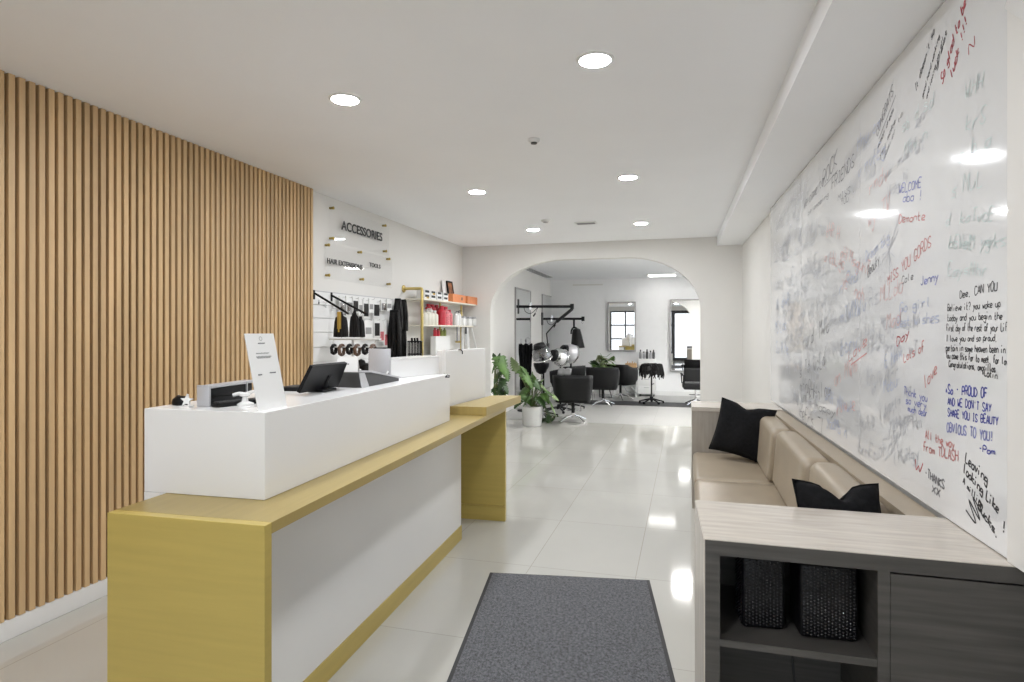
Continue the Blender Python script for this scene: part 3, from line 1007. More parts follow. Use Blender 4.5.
for i, (pl, pr) in enumerate(((448.5, 461.5), (463.5, 480))):
    a_, b_ = on_shelf(pl, z1 + .001), on_shelf(pr, z1 + .001)
    c = empty('orange_carton', ((a_.x + b_.x) / 2, (a_.y + b_.y) / 2, z1 + .001), 0, ('long orange carton in the middle of the upper shelf', 'long orange carton at the arch end of the upper shelf')[i], 'carton', 'orange cartons on the upper shelf')
    hl = (b_.y - a_.y) / 2
    MB().box((-.055, -hl, 0), (.06, hl, .105), bev=.002, seg=1).build('carton', 'orange', c, smooth=0)
    MB().lathe([(.022, 0), (.022, .003)], 14, T=T_((.06, hl * .4, .055), (0, R(90), 0))).build('printed_spot', 'brownhair', c)
p = on_shelf(452, z1 + .001, XL + .06)
pf = empty('picture_frame', (p.x, p.y, z1 + .001), 0, 'dark framed brown portrait leaning on the wall above the orange carton', 'picture', rot=(0, R(-9), 0))
MB().box((0, -.10, 0), (.014, -.082, .30)).box((0, .082, 0), (.014, .10, .30)).box((0, -.082, 0), (.014, .082, .02)).box((0, -.082, .28), (.014, .082, .30)).build('frame', 'blackplastic', pf, smooth=0)
MB().box((.002, -.082, .02), (.008, .082, .28)).build('portrait', 'picture', pf, smooth=0)
p = on_shelf(445.5, z1 + .001, XL + .05)
tag(MB().box((0, -.06, 0), (.004, .06, .29), bev=.001, seg=1).build('blank_card', 'paper', loc=(p.x, p.y, z1 + .001), rot=(0, R(-6), 0), smooth=0), 'plain pale card leaning beside the dark portrait frame', 'card')


def bottle(name, px, z, r, h, m, label, cat, group, capm='trimwhite', x=None, pump=False, neck=.4):
    p = on_shelf(px, z, x)
    t = empty(name, p, 0, label, cat, group)
    MB().lathe([(r * .9, 0), (r, .006), (r, h * .66), (r * .9, h * .74), (r * neck, h * .82), (r * neck, h * .86)], 18).build('body', m, t)
    if pump:
        MB().lathe([(r * .45, h * .862), (r * .45, h * .9), (r * .15, h * .91), (r * .15, h)], 12).tube([(0, 0, h * .985), (r * 1.1, 0, h * .975)], r * .16, 6).build('pump', capm, t)
    else:
        MB().lathe([(r * .5, h * .862), (r * .5, h), (.001, h)], 14).build('cap', capm, t)
    return t


gl = 'bottles on the lower shelf'
z = z2 + .001
bottle('shampoo_bottle', 424, z, .042, .175, 'cream', 'cream pump bottle first on the lower shelf beside the gold pipe', 'bottle', gl, pump=True)
bottle('shampoo_bottle', 427.5, z, .045, .19, 'cream', 'cream pump bottle second from the gold pipe', 'bottle', gl, pump=True)
bottle('shampoo_bottle', 431, z, .042, .18, 'cream', 'cream bottle third from the gold pipe', 'bottle', gl)
bottle('shampoo_bottle', 434.6, z, .045, .175, 'cream', 'cream bottle just before the red bottles', 'bottle', gl)
for i, px in enumerate((428.5, 432.5, 436.5)):
    bottle('red_bottle', px, z, .05, .255, 'red', 'tall red bottle behind the cream bottles, ' + ('closest to the gold pipe', 'middle of three', 'closest to the pink one')[i], 'bottle', gl, 'red', x=XL + .075, neck=.8)
bottle('red_bottle', 441.5, z, .055, .24, 'red', 'big red bottle standing in the middle of the lower shelf', 'bottle', gl, 'red', neck=.5)
bottle('patterned_bottle', 445.5, z, .055, .235, 'pinkred', 'big pink and red patterned bottle on the lower shelf', 'bottle', gl, 'red', neck=.5)
bottle('patterned_bottle', 449.2, z, .045, .20, 'pinkred', 'smaller pink and red patterned bottle beside the white jars', 'bottle', gl, 'red', neck=.5)
bottle('spray_bottle', 456.0, z, .040, .19, 'trimwhite', 'white spray bottle with dark nozzle on the lower shelf', 'bottle', gl, 'greyvinyl', pump=True)
bottle('spray_bottle', 458.8, z, .034, .20, 'paper', 'slim white bottle with dark nozzle behind the jars', 'bottle', gl, 'darkgrey', pump=True)
for i, px in enumerate((462, 467.5, 472)):
    p = on_shelf(px, z)
    c = empty('white_jar', p, 0, ('white jar on the lower shelf closest to the bottles', 'white jar on the lower shelf in the middle of three', 'white jar on the lower shelf closest to the arch')[i], 'jar', 'white jars on the lower shelf')
    MB().box((-.05, -.055, 0), (.05, .055, .10), bev=.012).build('body', 'trimwhite', c)
    MB().box((-.047, -.05, .101), (.047, .05, .125), bev=.006).build('lid', 'silver', c)

# lower white cabinet under the shelf with little bottles on top and hanging towels
a_, b_ = at_x(437, 341, XSH - .02), at_x(452, 341, XSH - .02)
ct = empty('side_cabinet', (XL + .004, 6.60, 0), 0, 'low white cabinet under the gold pipe shelf with small bottles on top', 'cabinet')
zc = 1.40
MB().box((0, .25, 0), (.17, 1.25, 1.16), bev=.003, seg=1).build('carcass', 'trimwhite', ct, smooth=0)
MB().box((.1705, .26, .06), (.185, .745, 1.15), bev=.002, seg=1).build('door', 'trimwhite', ct, smooth=0)
MB().box((.1705, .755, .06), (.185, 1.24, 1.15), bev=.002, seg=1).build('door', 'trimwhite', ct, smooth=0)
for i, (px, m_, h_) in enumerate(((435, 'red', .10), (438, 'red', .09), (441.5, 'green', .085), (444.5, 'green', .10))):
    bottle('small_bottle', px, 1.387, .024, h_, m_, 'tiny ' + ('red' if i < 2 else 'olive') + ' bottle on the low white cabinet, ' + ('first', 'second', 'third', 'last')[i] + ' of four', 'bottle', 'tiny bottles on the low white cabinet', m_, x=XL + .145)
wb_ = at_x(440.2, 340, XL + .145)
tag(MB().box((-.01, -.22, 0), (.06, .24, .215), bev=.004).box((-.013, -.225, .2155), (.064, .245, .225), bev=.002).build('white_box', 'trimwhite', loc=(XL + .12, wb_.y, 1.161), smooth=0), 'plain white box with lid on the low cabinet under the shelf', 'box')
# hair-drying towels on hooks beneath the lower board
for i, (px, w_, y0_, y1_) in enumerate(((462.5, .05, 327, 351), (467, .075, 327, 351), (471.5, .03, 327.5, 350))):
    p0_ = on_shelf(px, z2 - .03, XSH + .01)
    d = (p0_.x * -SN + p0_.y * CS)
    h = (y1_ - y0_) * d / FPX
    m = MB()
    lean_ = (.0, .05, .22)[i]
    grid = [[(.012 * math.sin(j * 2.2 + i), w_ * (j / 6 - .5) * (.5 + .5 * v_ / 8) + lean_ * v_ / 8, -h * v_ / 8) for j in range(7)] for v_ in range(9)]
    m.sheet(grid)
    tag(m.build('hanging_towel', 'trimwhite', loc=p0_, solid=.008), ('narrow white towel hanging closest to the red bottles', 'wide white towel hanging from the lower shelf board', 'slanting white cord-like towel hanging closest to the arch')[i], 'towel', 'white towels hanging under the lower shelf')
ci = empty('curling_iron', on_shelf(466, z2 - .02, XSH + .03), 0, 'dark curling iron hanging before the white towels', 'curling iron')
MB().tube([(0, 0, 0), (0, -.004, -.09)], [.013, .016], 10).build('handle', 'darkgrey', ci)
MB().tube([(0, -.004, -.09), (0, -.01, -.24)], .009, 10).build('barrel', 'chrome', ci)
ci = empty('hanging_hair_tool', on_shelf(457, z2 - .06, XSH + .03), 0, 'thin dark hair tool hanging under the white spray bottle', 'hair tool')
MB().tube([(0, 0, .04), (0, 0, -.15)], .006, 8).build('blade', 'darkgrey', ci)
MB().tube([(0, .02, .04), (0, .018, -.14)], .006, 8).build('handle', 'silver', ci)


# ================================================================== WHITEBOARD
BF, BN = Vector((.725, 5.863, 0)), Vector((.833, 1.943, 0))      # far and near ends of the board face on the wall line
BU = (BN - BF)
BL = BU.length
BU.normalize()                                                   # reading direction
BNRM = Vector((-BU.y, BU.x, 0))
if BNRM.x > 0:
    BNRM = -BNRM
BZ0, BZ1 = .835, 2.542


def board_uv(px, py):
    k = (px - HX) / FPX
    d3 = cam2w(k, 1.0)
    d3.z = (HY - py) / FPX
    o = Vector((0, 0, EYE))
    t = (BF - o).dot(BNRM) / d3.dot(BNRM)
    p = o + d3 * t
    return Vector(((p - BF).dot(BU), p.z))


wbt = empty('whiteboard', BF, math.atan2(BU.y, BU.x), 'huge glossy whiteboard wall covered in handwritten messages above the sofa', 'whiteboard')
# local x = reading direction, local -y... = out of the wall
LOC = Matrix(((BU.x, BNRM.x, 0, BF.x), (BU.y, BNRM.y, 0, BF.y), (0, 0, 1, 0), (0, 0, 0, 1)))
LINV = wbt.matrix_basis.inverted() if False else (Matrix.Translation(BF) @ Matrix.Rotation(math.atan2(BU.y, BU.x), 4, 'Z')).inverted()
sgn = 1 if (LINV @ (BF + BNRM)).y > 0 else -1
MB().box((0, -.012 if sgn < 0 else 0, BZ0), (BL, 0 if sgn < 0 else .012, BZ1), bev=.0015, seg=1).build('board_panel', 'board', wbt, smooth=0, loc=(0, -sgn * .012, 0))
seam = MB()
for u in (BL / 3, 2 * BL / 3):
    seam.box((u - .001, sgn * .0002 - .0002, BZ0), (u + .001, sgn * .0002 + .0002, BZ1))
seam.build('panel_seam', 'silver', wbt, smooth=0)

GL = {
    'a': "45 15 03 12 32 44;45 42", 'b': "08 02;04 15 35 43 32 12 03", 'c': "44 35 15 03 12 32 43", 'd': "48 42;44 35 15 03 12 32 43",
    'e': "03 44 35 15 03 12 42", 'f': "48 28 17 12;05 35", 'g': "45 15 03 13 33 44;45 40 20 01", 'h': "08 02;04 15 35 44 42",
    'i': "15 12;17 18", 'j': "25 21 10 00;27 28", 'k': "08 02;45 04 42", 'l': "18 13 22", 'm': "05 02;04 15 24 22;24 35 44 42",
    'n': "05 02;04 15 35 44 42", 'o': "15 03 12 32 44 35 15", 'p': "05 00;04 15 35 43 32 03", 'q': "45 15 03 12 33 44;45 40", 'r': "05 02;03 15 35",
    's': "45 15 04 43 32 02", 't': "18 13 22 32;05 35", 'u': "05 03 12 32 44;45 42", 'v': "05 22 45", 'w': "05 12 24 32 45", 'x': "05 42;45 02",
    'y': "05 23;45 10 00", 'z': "05 45 02 42",
    'A': "02 28 42;14 34", 'B': "02 08 38 47 35 05;35 44 32 02", 'C': "47 38 18 06 04 12 32 43", 'D': "02 08 28 46 44 22 02", 'E': "48 08 02 42;05 35",
    'F': "48 08 02;05 35", 'G': "47 38 18 06 03 12 32 44 24", 'H': "08 02;48 42;05 45", 'I': "28 22;18 38;12 32", 'J': "38 33 22 12 03",
    'K': "08 02;48 05 42", 'L': "08 02 42", 'M': "02 08 25 48 42", 'N': "02 08 42 48", 'O': "18 06 04 12 32 44 46 38 18", 'P': "02 08 38 46 35 05",
    'Q': "18 06 04 12 32 44 46 38 18;23 41", 'R': "02 08 38 46 35 05;25 42", 'S': "47 38 18 06 34 43 32 12 03", 'T': "08 48;28 22",
    'U': "08 03 12 32 43 48", 'V': "08 22 48", 'W': "08 12 25 32 48", 'X': "08 42;48 02", 'Y': "08 25 48;25 22", 'Z': "08 48 02 42",
    '!': "28 24;22 23", ',': "22 11", '.': "22 23", "'": "28 27", '-': "15 35", '?': "07 18 38 46 24;22 23", '*': "13 35;15 33;24 26",
}
INK = {}


def ink(m):
    if m not in INK:
        INK[m] = []
    return INK[m]


def put(m, pts, w):
    """pts: list of 2-D points (u, z) on the board; stored as a stroke"""
    ink(m).append((pts, w))


def write(txt, p0, p1, hpx, m, w=.0042, jit=.10, slant=.12):
    a, b = board_uv(*p0), board_uv(*p1)
    c = board_uv(p0[0], p0[1] - hpx)
    h = (c - a).length
    d = b - a
    L_ = d.length
    d.normalize()
    n = Vector((-d.y, d.x))
    n = (n + Vector((0, 1))).normalized()
    adv = L_ / max(1, len(txt))
    for i, chx in enumerate(txt):
        if chx not in GL:
            continue
        o = a + d * adv * i + n * random.uniform(-jit, jit) * h * .6
        s = random.uniform(.9, 1.1)
        for stroke in GL[chx].split(';'):
            P = []
            for q in stroke.split():
                x, y = int(q[0]) / 4 * .78, (int(q[1]) - 2) / 6
                P.append(o + d * ((x + y * slant) * adv) + n * (y * h * s) + Vector((random.uniform(-1, 1), random.uniform(-1, 1))) * jit * .09 * h)
            if len(P) == 2:
                pts = P
            else:
                pts = catmull(P, 3)
            put(m, pts, w)


def scribble(u, z, L_, h, ang, m, w=.003):
    """a line of illegible cursive: short looping words with gaps"""
    d = Vector((math.cos(ang), math.sin(ang)))
    nn = Vector((-d.y, d.x))
    x = 0.0
    while x < L_:
        n = random.randint(2, 6)
        pitch = h * random.uniform(.75, 1.1)
        pts = []
        for i in range(n * 6 + 1):
            ph = i / 6 * 2 * math.pi
            if i % 6 == 0:
                am = h * (.5 + (.6 if random.random() < .3 else 0) * random.random() + .25 * random.random())
            pts.append(Vector((u, z)) + d * (x + pitch * i / 6 + .28 * h * math.sin(ph + .8)) + nn * (am * math.sin(ph)))
        put(m, pts, w)
        x += n * pitch + h * random.uniform(.5, 1.2)


# readable messages
w_ = write
w_('So glad to be', (942.5, 84), (966.5, 2), 10, 'inkred', .006)
w_('luck !!!', (952, 79), (968, 20), 10, 'inkred', .006)
w_('100', (962, 54), (970, 30), 8, 'inkred', .004)
w_('N', (969, 55), (976, 44), 9, 'inkred', .004)
w_("It doesn't so", (916, 92), (935, 30), 7, 'inkblack', .0035)
w_('good hard working', (923, 98), (940, 36), 5, 'inkblack', .003)
w_('and loving you all', (927, 99), (944, 38), 4.5, 'inkblack', .003)
w_('great', (937, 70), (948, 29), 5, 'inkblack', .0035)
w_('CONGRATS', (877, 137), (894, 92), 9, 'inkfaintblack', .004)
put('inkfaintblack', [board_uv(879, 139), board_uv(896, 95)], .004)
w_('woman dream', (878, 149), (894, 110), 5, 'inkblack', .003)
w_('you make', (880, 158), (896, 121), 5, 'inkblack', .003)
w_('easier to', (884, 160), (903, 113), 5, 'inkfaintblack', .003)
w_('Welcome to', (804, 209), (824, 184), 11, 'inkfaintblack', .006)
w_('ROCK', (823, 187), (838, 163), 13, 'inkfaintblack', .007)
w_('FRIENDS', (832, 190), (855, 165), 11, 'inkfaintblack', .007)
w_('be amazing', (808, 215), (829, 196), 5, 'inkfaintblack', .004)
put('inkfaintblack', [board_uv(824, 187), board_uv(838, 170)], .004)
w_('MISS', (838, 201), (851, 192), 6, 'inkfaintblack', .004)
w_('YOU !', (841, 206), (855, 196), 6, 'inkfaintblack', .004)
w_('2005', (801, 228), (812, 219), 8, 'inkpale', .006)
w_('WELCOME', (899, 193), (922, 187), 8, 'inkfaintblue', .0045)
w_('aba !', (903, 202), (923, 199), 9, 'inkfaintblue', .0045)
w_('Demonte', (899, 223), (926, 219), 8, 'inkfaintred', .0045)
w_('MISS YOU GORDS', (888, 285), (932, 245), 9, 'inkfaintred', .0045)
w_('Cole', (902, 284), (914, 278), 7, 'inkfaintblack', .004)
w_('Jenny', (921, 285), (939, 280), 9, 'inkfaintblue', .0045)
w_('Dee, CAN YOU', (960, 298), (998, 290), 7.5, 'inkblack', .0036)
w_('Believe it? you woke up', (947.7, 311), (1001, 307), 6.5, 'inkblack', .0034)
w_('today and you begin the', (947.5, 321), (1003, 319), 6.5, 'inkblack', .0034)
w_('first day of the rest of your Life', (946.5, 331), (1010, 331), 6.5, 'inkblack', .0034)
w_('I love you and so proud,', (946.5, 341), (998, 341), 6, 'inkblack', .0034)
w_('certain in some heaven been in', (946.0, 350.5), (1006, 353), 6.5, 'inkblack', .0036)
w_('You came this far to meet, for love', (946.0, 358), (1011, 365), 6.5, 'inkblack', .0038)
w_('Congratulations, amarillos', (949, 366.5), (996, 372), 6, 'inkblack', .0042)
w_('*Latin', (982, 375), (998, 379), 7, 'inkblack', .0038)
w_('*So - PROUD OF', (945.5, 393), (988, 397.5), 8, 'inkblue', .005)
w_("AND WE DON'T SAY", (948, 404.5), (992, 412), 7, 'inkblue', .0042)
w_('SHARE YOU IS BEAUTY', (948, 416), (999, 425.5), 7, 'inkblue', .0042)
w_('OBVIOUS TO YOU!', (947, 431), (994, 442), 8, 'inkfaintblue', .005)
w_('-Pam', (979, 451), (996, 455), 6, 'inkblue', .0042)
w_('All the way', (925.5, 438), (955, 449), 8, 'inkfaintred', .005)
w_('from TDLASH', (923.5, 451), (959, 462), 9, 'inkfaintred', .005)
w_('Leaving', (965.5, 462), (988, 484), 10, 'inkblack', .0055)
w_('looking Like', (963.5, 472), (999, 514), 9, 'inkblack', .0055)
w_('A million', (963, 483), (983, 510), 6.5, 'inkblack', .0045)
w_('Bucks,', (978, 508), (999, 540), 9, 'inkblack', .0055)
w_('!!', (1002, 531), (1011, 538), 13, 'inkblack', .006)
put('inkblack', catmull([board_uv(966, 510), board_uv(976, 523), board_uv(969, 500), board_uv(980, 520), board_uv(973, 497), board_uv(984, 518)], 5), .006)
w_('W', (914.5, 468), (924, 474), 11, 'inkred', .006)
w_('-THANKS', (925, 476), (945, 490), 8, 'inkfaintblack', .006)
w_('XX', (932, 492), (941, 498), 7, 'inkfaintblack', .006)
w_('Love', (849, 361), (868, 343), 10, 'inkfaintred', .006)
put('inkfaintred', [board_uv(851, 365), board_uv(867, 353)], .006)
w_('Day', (897, 346), (910, 334), 8, 'inkred', .0055)
w_('Lots of', (904, 362), (925, 350), 9, 'inkfaintred', .005)
w_('love', (925, 388), (938, 372), 12, 'inkfaintred', .005)
w_('Thank you', (904, 394), (928, 402), 8, 'inkfaintblue', .005)
w_('so very', (906, 403), (927, 409), 7, 'inkfaintblue', .005)
w_('much dear', (908, 411), (928, 417), 7, 'inkfaintblue', .005)
w_('Happy', (815, 409), (836, 416), 8, 'inkfaintblack', .005)
w_('Thank', (838, 406), (850, 413), 10, 'inkpale', .006)
w_('Welcome', (782, 263), (816, 243), 9, 'inkpale', .007)
w_('Dream big', (866, 262), (890, 240), 10, 'inkpaleblue', .006)
w_('Beauty', (868, 277), (880, 262), 10, 'inkfaintblack', .006)
w_('Go girl', (900, 312), (932, 306), 9, 'inkpaleblue', .006)
w_('Best wishes', (897, 327), (940, 322), 10, 'inkpaleblue', .005)
# burst of rays
c0 = (889, 251)
for (dx, dy) in ((0, -20), (4, -14), (9, -20), (-6, -16), (1, 24), (3, 18), (-14, 22), (10, -34), (-4, 14), (6, 6), (-7, 4)):
    put('inkpale', [board_uv(*c0), board_uv(c0[0] + dx, c0[1] + dy)], .005)
# old faded writing, mostly towards the arch end
rs = random.getstate()
random.seed(21)
clusters = [  # px, py, lines, line length px, slant px per px, ink, height m
    (775, 232, 6, 26, -1.0, 'inkpale', .07), (786, 214, 5, 22, -1.1, 'inkpale', .08), (800, 245, 5, 24, -.6, 'inkpale', .07),
    (846, 168, 6, 34, -1.25, 'inkpale', .07), (858, 150, 6, 30, -1.3, 'inkpaleblue', .08), (868, 196, 5, 26, -1.2, 'inkpalered', .07),
    (886, 178, 6, 26, -1.3, 'inkpale', .06), (840, 258, 6, 26, .8, 'inkpalered', .06), (826, 236, 4, 22, .3, 'inkpalered', .06),
    (810, 282, 7, 30, -.8, 'inkpale', .06), (838, 295, 9, 26, -.9, 'inkpaleblue', .055), (850, 320, 8, 26, -.9, 'inkpale', .06),
    (785, 345, 10, 24, -.7, 'inkpale', .06), (800, 350, 10, 28, -.9, 'inkfaintblack', .05), (795, 372, 7, 22, .5, 'inkpale', .05),
    (806, 362, 6, 26, .55, 'inkpale', .05), (866, 355, 8, 30, -.9, 'inkpale', .05), (880, 372, 8, 28, -.9, 'inkpaleblue', .05),
    (868, 398, 9, 30, -.9, 'inkpale', .05), (888, 412, 8, 28, -.9, 'inkpale', .05), (836, 385, 6, 26, -.8, 'inkpalered', .05),
    (800, 390, 6, 26, .7, 'inkfaintblack', .05), (826, 400, 6, 26, .7, 'inkpaleblue', .05), (892, 440, 6, 26, -.6, 'inkpale', .045),
    (905, 130, 5, 26, -1.2, 'inkpalegreen', .05), (955, 165, 6, 40, -.7, 'inkpalegreen', .04), (945, 225, 7, 60, -.15, 'inkpalegreen', .04),
    (950, 250, 5, 56, -.1, 'inkpalegreen', .045), (965, 100, 4, 20, -.8, 'inkpalegreen', .04), (880, 330, 5, 46, -.1, 'inkpale', .05),
    (776, 260, 9, 20, -.7, 'inkpale', .06), (790, 300, 9, 24, -.6, 'inkpale', .06), (776, 310, 9, 16, -.5, 'inkpaleblue', .06), (914, 130, 4, 14, -1.3, 'inkpale', .05),
    (856, 425, 5, 24, .4, 'inkpale', .045), (826, 330, 6, 24, -.5, 'inkpale', .05), (880, 300, 4, 20, -.4, 'inkpalered', .04)]
LOW = 'abcdeghklmnorstuvwyEHLMNRSTW'
for (px, py, n, lp, sl_, m, h) in clusters:
    f = 1 + 1.6 * max(0, (900 - px) / 130)
    a = board_uv(px, py)
    b0 = board_uv(px + lp, py + lp * sl_ * .75)
    ang = math.atan2((b0 - a).y, (b0 - a).x)
    d = Vector((math.cos(ang), math.sin(ang)))
    nn = Vector((-d.y, d.x))
    L_ = (b0 - a).length
    ch_ = .042 * f * random.uniform(.85, 1.2)
    for k in range(max(2, int(n * .36))):
        x = random.uniform(-.04, .04)
        end = L_ * random.uniform(.65, 1.05)
        while x < end:
            if random.random() < .17:
                x += ch_ * .8
                continue
            o = a + d * x - nn * (k * ch_ * 2.0) + nn * random.uniform(-.1, .1) * ch_
            for stroke in GL[random.choice(LOW)].split(';'):
                P = [o + d * (int(q[0]) / 4 * .62 * ch_ + (int(q[1]) - 2) / 6 * .2 * ch_) + nn * ((int(q[1]) - 2) / 6 * ch_) +
                     Vector((random.uniform(-1, 1), random.uniform(-1, 1))) * ch_ * .07 for q in stroke.split()]
                put(m, P if len(P) == 2 else catmull(P, 3), .0042 * (1 + .75 * (f - 1)))
            x += ch_ * random.uniform(.78, 1.0)
random.setstate(rs)
NM = {'inkblack': 'black_writing', 'inkfaintblack': 'faded_black_writing', 'inkpale': 'pale_grey_writing', 'inkpaleblue': 'pale_blue_writing',
      'inkpalegreen': 'pale_green_writing', 'inkpalered': 'pale_red_writing', 'inkred': 'red_writing', 'inkfaintred': 'faded_red_writing',
      'inkblue': 'blue_writing', 'inkfaintblue': 'faded_blue_writing'}
for li, (m, strokes) in enumerate(INK.items()):
    b_ = MB()
    off = sgn * (.0006 + .00006 * li)
    for pts, w in strokes:
        pts = [p for p in pts if -.0 < p.x < BL and BZ0 < p.y < BZ1]
        if len(pts) < 2:
            continue
        rows = []
        for i, p in enumerate(pts):
            t = (pts[min(i + 1, len(pts) - 1)] - pts[max(i - 1, 0)])
            if t.length < 1e-6:
                t = Vector((1, 0))
            t.normalize()
            nn = Vector((-t.y, t.x)) * w * .5
            rows.append([(p.x + nn.x, off, p.y + nn.y), (p.x - nn.x, off, p.y - nn.y)])
        b_.sheet(rows)
    o = b_.build(NM[m], m, wbt, smooth=0)
    o['kind'] = 'stuff'

# white wall unit at the top corner
p = at_d(1003, 9, 1.60)
q = at_d(1040, 34, 1.42)
su = empty('wall_speaker', (p.x, p.y, p.z), label='white angular unit on the wall high beside the whiteboard edge', cat='wall unit')
e1 = (q - p)
L1 = e1.length
e1.normalize()
e2 = Vector((1, .05, 0))
e2 = (e2 - e1 * e2.dot(e1)).normalized()
e3 = e1.cross(e2)
if e3.z < 0:
    e3 = -e3
Ms = Matrix(((e1.x, e2.x, e3.x, 0), (e1.y, e2.y, e3.y, 0), (e1.z, e2.z, e3.z, 0), (0, 0, 0, 1)))
MB().box((0, 0, 0.0), (L1 * 2.2, .07, .16), T=Ms, bev=.006).build('housing', 'trimwhite', su)
MB().box((.012, -.003, .030), (L1 * 2.2 - .012, .0, .15), T=Ms, bev=.001).build('cover_plate', 'silver' if False else 'trimwhite', su)
MB().box((.03, .06, .06), (L1 * 1.8, .20, .10), T=Ms).build('bracket', 'trimwhite', su)

struct('trim_3', MB().prism([(xw(YF) - .036, YF), (xw(YF) - .0005, YF), (xw(1.935) - .0005, 1.935), (xw(1.935) - .036, 1.935)], .8335, 2.5445), 'wall')

# ================================================================== SOFA
SF, SN_, SFAR = .055, 2.335, 5.19          # front edge x, near end y, far end y
sofa = empty('built_in_sofa', (SF, SN_, 0), label='long built-in tan leather sofa under the whiteboard', cat='sofa')
LS = SFAR - SN_


def bx_(y):                               # depth available to the wall at local y
    return xw(y + SN_) - SF


MB().prism([(.03, 0), (bx_(0) - .012, 0), (bx_(LS) - .012, LS), (.03, LS)], 0.0, .34).build('base', 'leather', sofa, smooth=0)
# back box with its narrow ledge under the board
MB().prism([(bx_(0) - .13, 0), (bx_(0) - .034, 0), (bx_(LS) - .034, LS), (bx_(LS) - .13, LS)], .3405, .822).build('back_frame', 'leather', sofa, smooth=0)
cuts = [0, .945, 1.895, LS]


def soft_block(prof, y0, y1, puff=.012, r=.03, n=14):
    """extrude a rounded side profile (list of (x, z)) along y with rounded ends"""
    rows = []
    m_ = 10
    cx = sum(p[0] for p in prof) / len(prof)
    cz = sum(p[1] for p in prof) / len(prof)
    for i in range(m_ + 1):
        t = i / m_
        # denser near both ends
        y = y0 + (y1 - y0) * (0.5 - 0.5 * math.cos(math.pi * t))
        e = min(y - y0, y1 - y)
        s = r - math.sqrt(max(0, r * r - max(0, r - e) ** 2)) if e < r else 0
        mid = 1 - ((2 * (y - y0) / (y1 - y0) - 1) ** 4)
        row = []
        for (x, z) in prof:
            dx, dz = x - cx, z - cz
            l = math.hypot(dx, dz)
            k = 1 - s / l + (puff * mid) / l * .4
            row.append((cx + dx * k, y, cz + dz * k))
        row.append(row[0])
        rows.append(row)
    b = MB()
    b.sheet(rows)
    for row in (rows[0], rows[-1]):
        b._add([p for p in row[:-1]], [list(range(len(row) - 1))])
    return b


def rrect(x0, z0, x1, z1, r, n=5, lean=0.0):
    out = []
    for (cx, cz, a0) in ((x1 - r, z1 - r, 0), (x0 + r, z1 - r, 90), (x0 + r, z0 + r, 180), (x1 - r, z0 + r, 270)):
        for k in range(n + 1):
            a = R(a0 + 90 * k / n)
            x, z = cx + r * math.cos(a), cz + r * math.sin(a)
            out.append((x + (z - z0) * lean, z))
    return out


side = ('beside the near wooden end unit', 'in the middle', 'beside the far wooden end unit')
for i in range(3):
    a, b = cuts[i] + .002, cuts[i + 1] - .002
    xm = bx_((a + b) / 2)
    soft_block(rrect(0, .342, xm - .20, .468, .035), a, b, .008, .03).build('seat_cushion', 'leather', sofa, smooth=60)
    a2 = a + (.15 if i == 0 else 0)
    bk = soft_block(rrect(xm - .285, .470, xm - .150, .814, .042, lean=.085), a2, b, .012, .028)
    bk.build('back_cushion', 'leather', sofa, smooth=60, rot=(0, 0, 0))

# end units
def end_unit(name, y0, y1, label):
    t = empty(name, (SF, y0, 0), label=label, cat='end unit')
    return t


ZC = .832
FX0, FX1 = SF - .012, None
# far end unit: plain panelled box
Yf0, Yf1 = 5.195, 5.66
fu = end_unit('sofa_end_unit', Yf0, Yf1, 'plain greige wooden end unit at the arch end of the sofa')
d = Yf1 - Yf0
def fx(y, off=.012):
    return xw(y) - SF - off


MB().prism([(-.012, 0), (fx(Yf0, .036), 0), (fx(Yf1, .036), d), (-.012, d)], ZC - .034, ZC - .002).build('top', 'woodtop', fu, smooth=0)
MB().prism([(-.008, .004), (fx(Yf0, .04), .004), (fx(Yf1, .04), d - .004), (-.008, d - .004)], 0, ZC - .0345).build('carcass', 'woodpanel', fu, smooth=0)
# near end unit: open shelves and a door
Yn0, Yn1 = 1.90, 2.33
nu = end_unit('sofa_shelf_unit', Yn0, Yn1, 'grey wood shelf unit with open niche at the near end of the sofa')
d = Yn1 - Yn0
w0, w1 = xw(Yn0) - SF - .002, xw(Yn1) - SF - .002
MB().prism([(-.002, 0), (w0, 0), (w1, d), (-.022, d)], ZC - .002, ZC + .0005).build('top', 'woodtop', nu, smooth=0)
fr = MB()
X_a, X_b = .0965 - SF, .510 - SF
z_t, z_s = .787, .538
fr.prism([(0, 0), (w0, 0), (w1, d), (-.02, d)], z_t, ZC - .0025)                      # top board
fr.prism([(0, 0), (X_a, 0), (X_a, d), (-.02, d)], 0, z_t)                              # side panel
fr.box((X_b, 0, 0), (X_b + .03, d, z_t))                                              # divider
fr.box((X_a, .0, 0), (X_b, d, .05))
fr.build('frame', 'wooddark', nu, smooth=0)
MB().prism([(-.004, 0), (-.0005, 0), (-.0205, d), (-.024, d)], 0, ZC - .0025).build('side_edge', 'woodtop', nu, smooth=0)
MB().box((X_a, .005, z_s - .021), (X_b, d - .01, z_s)).build('shelf', 'wooddark', nu, smooth=0)
MB().box((X_a, d - .012, .05), (X_b, d - .002, z_t)).build('back_panel', 'niche', nu, smooth=0)
MB().box((X_b + .031, .002, .03), (w0 - .004, .022, z_t - .006), bev=.001, seg=1).build('door', 'wooddark', nu, smooth=0)
MB().box((X_b + .031, .023, 0), (w1 - .03, d - .01, z_t - .001)).build('carcass', 'niche', nu, smooth=0)
tag(MB().tube([(.34, 2.24, .45), (.345, 2.2, .3), (.36, 2.15, .17), (.37, 2.15, .051)], .004, 8, smooth=True).build('cable', 'rubber'), 'thin black cable hanging in the lower niche of the grey shelf unit', 'cable')


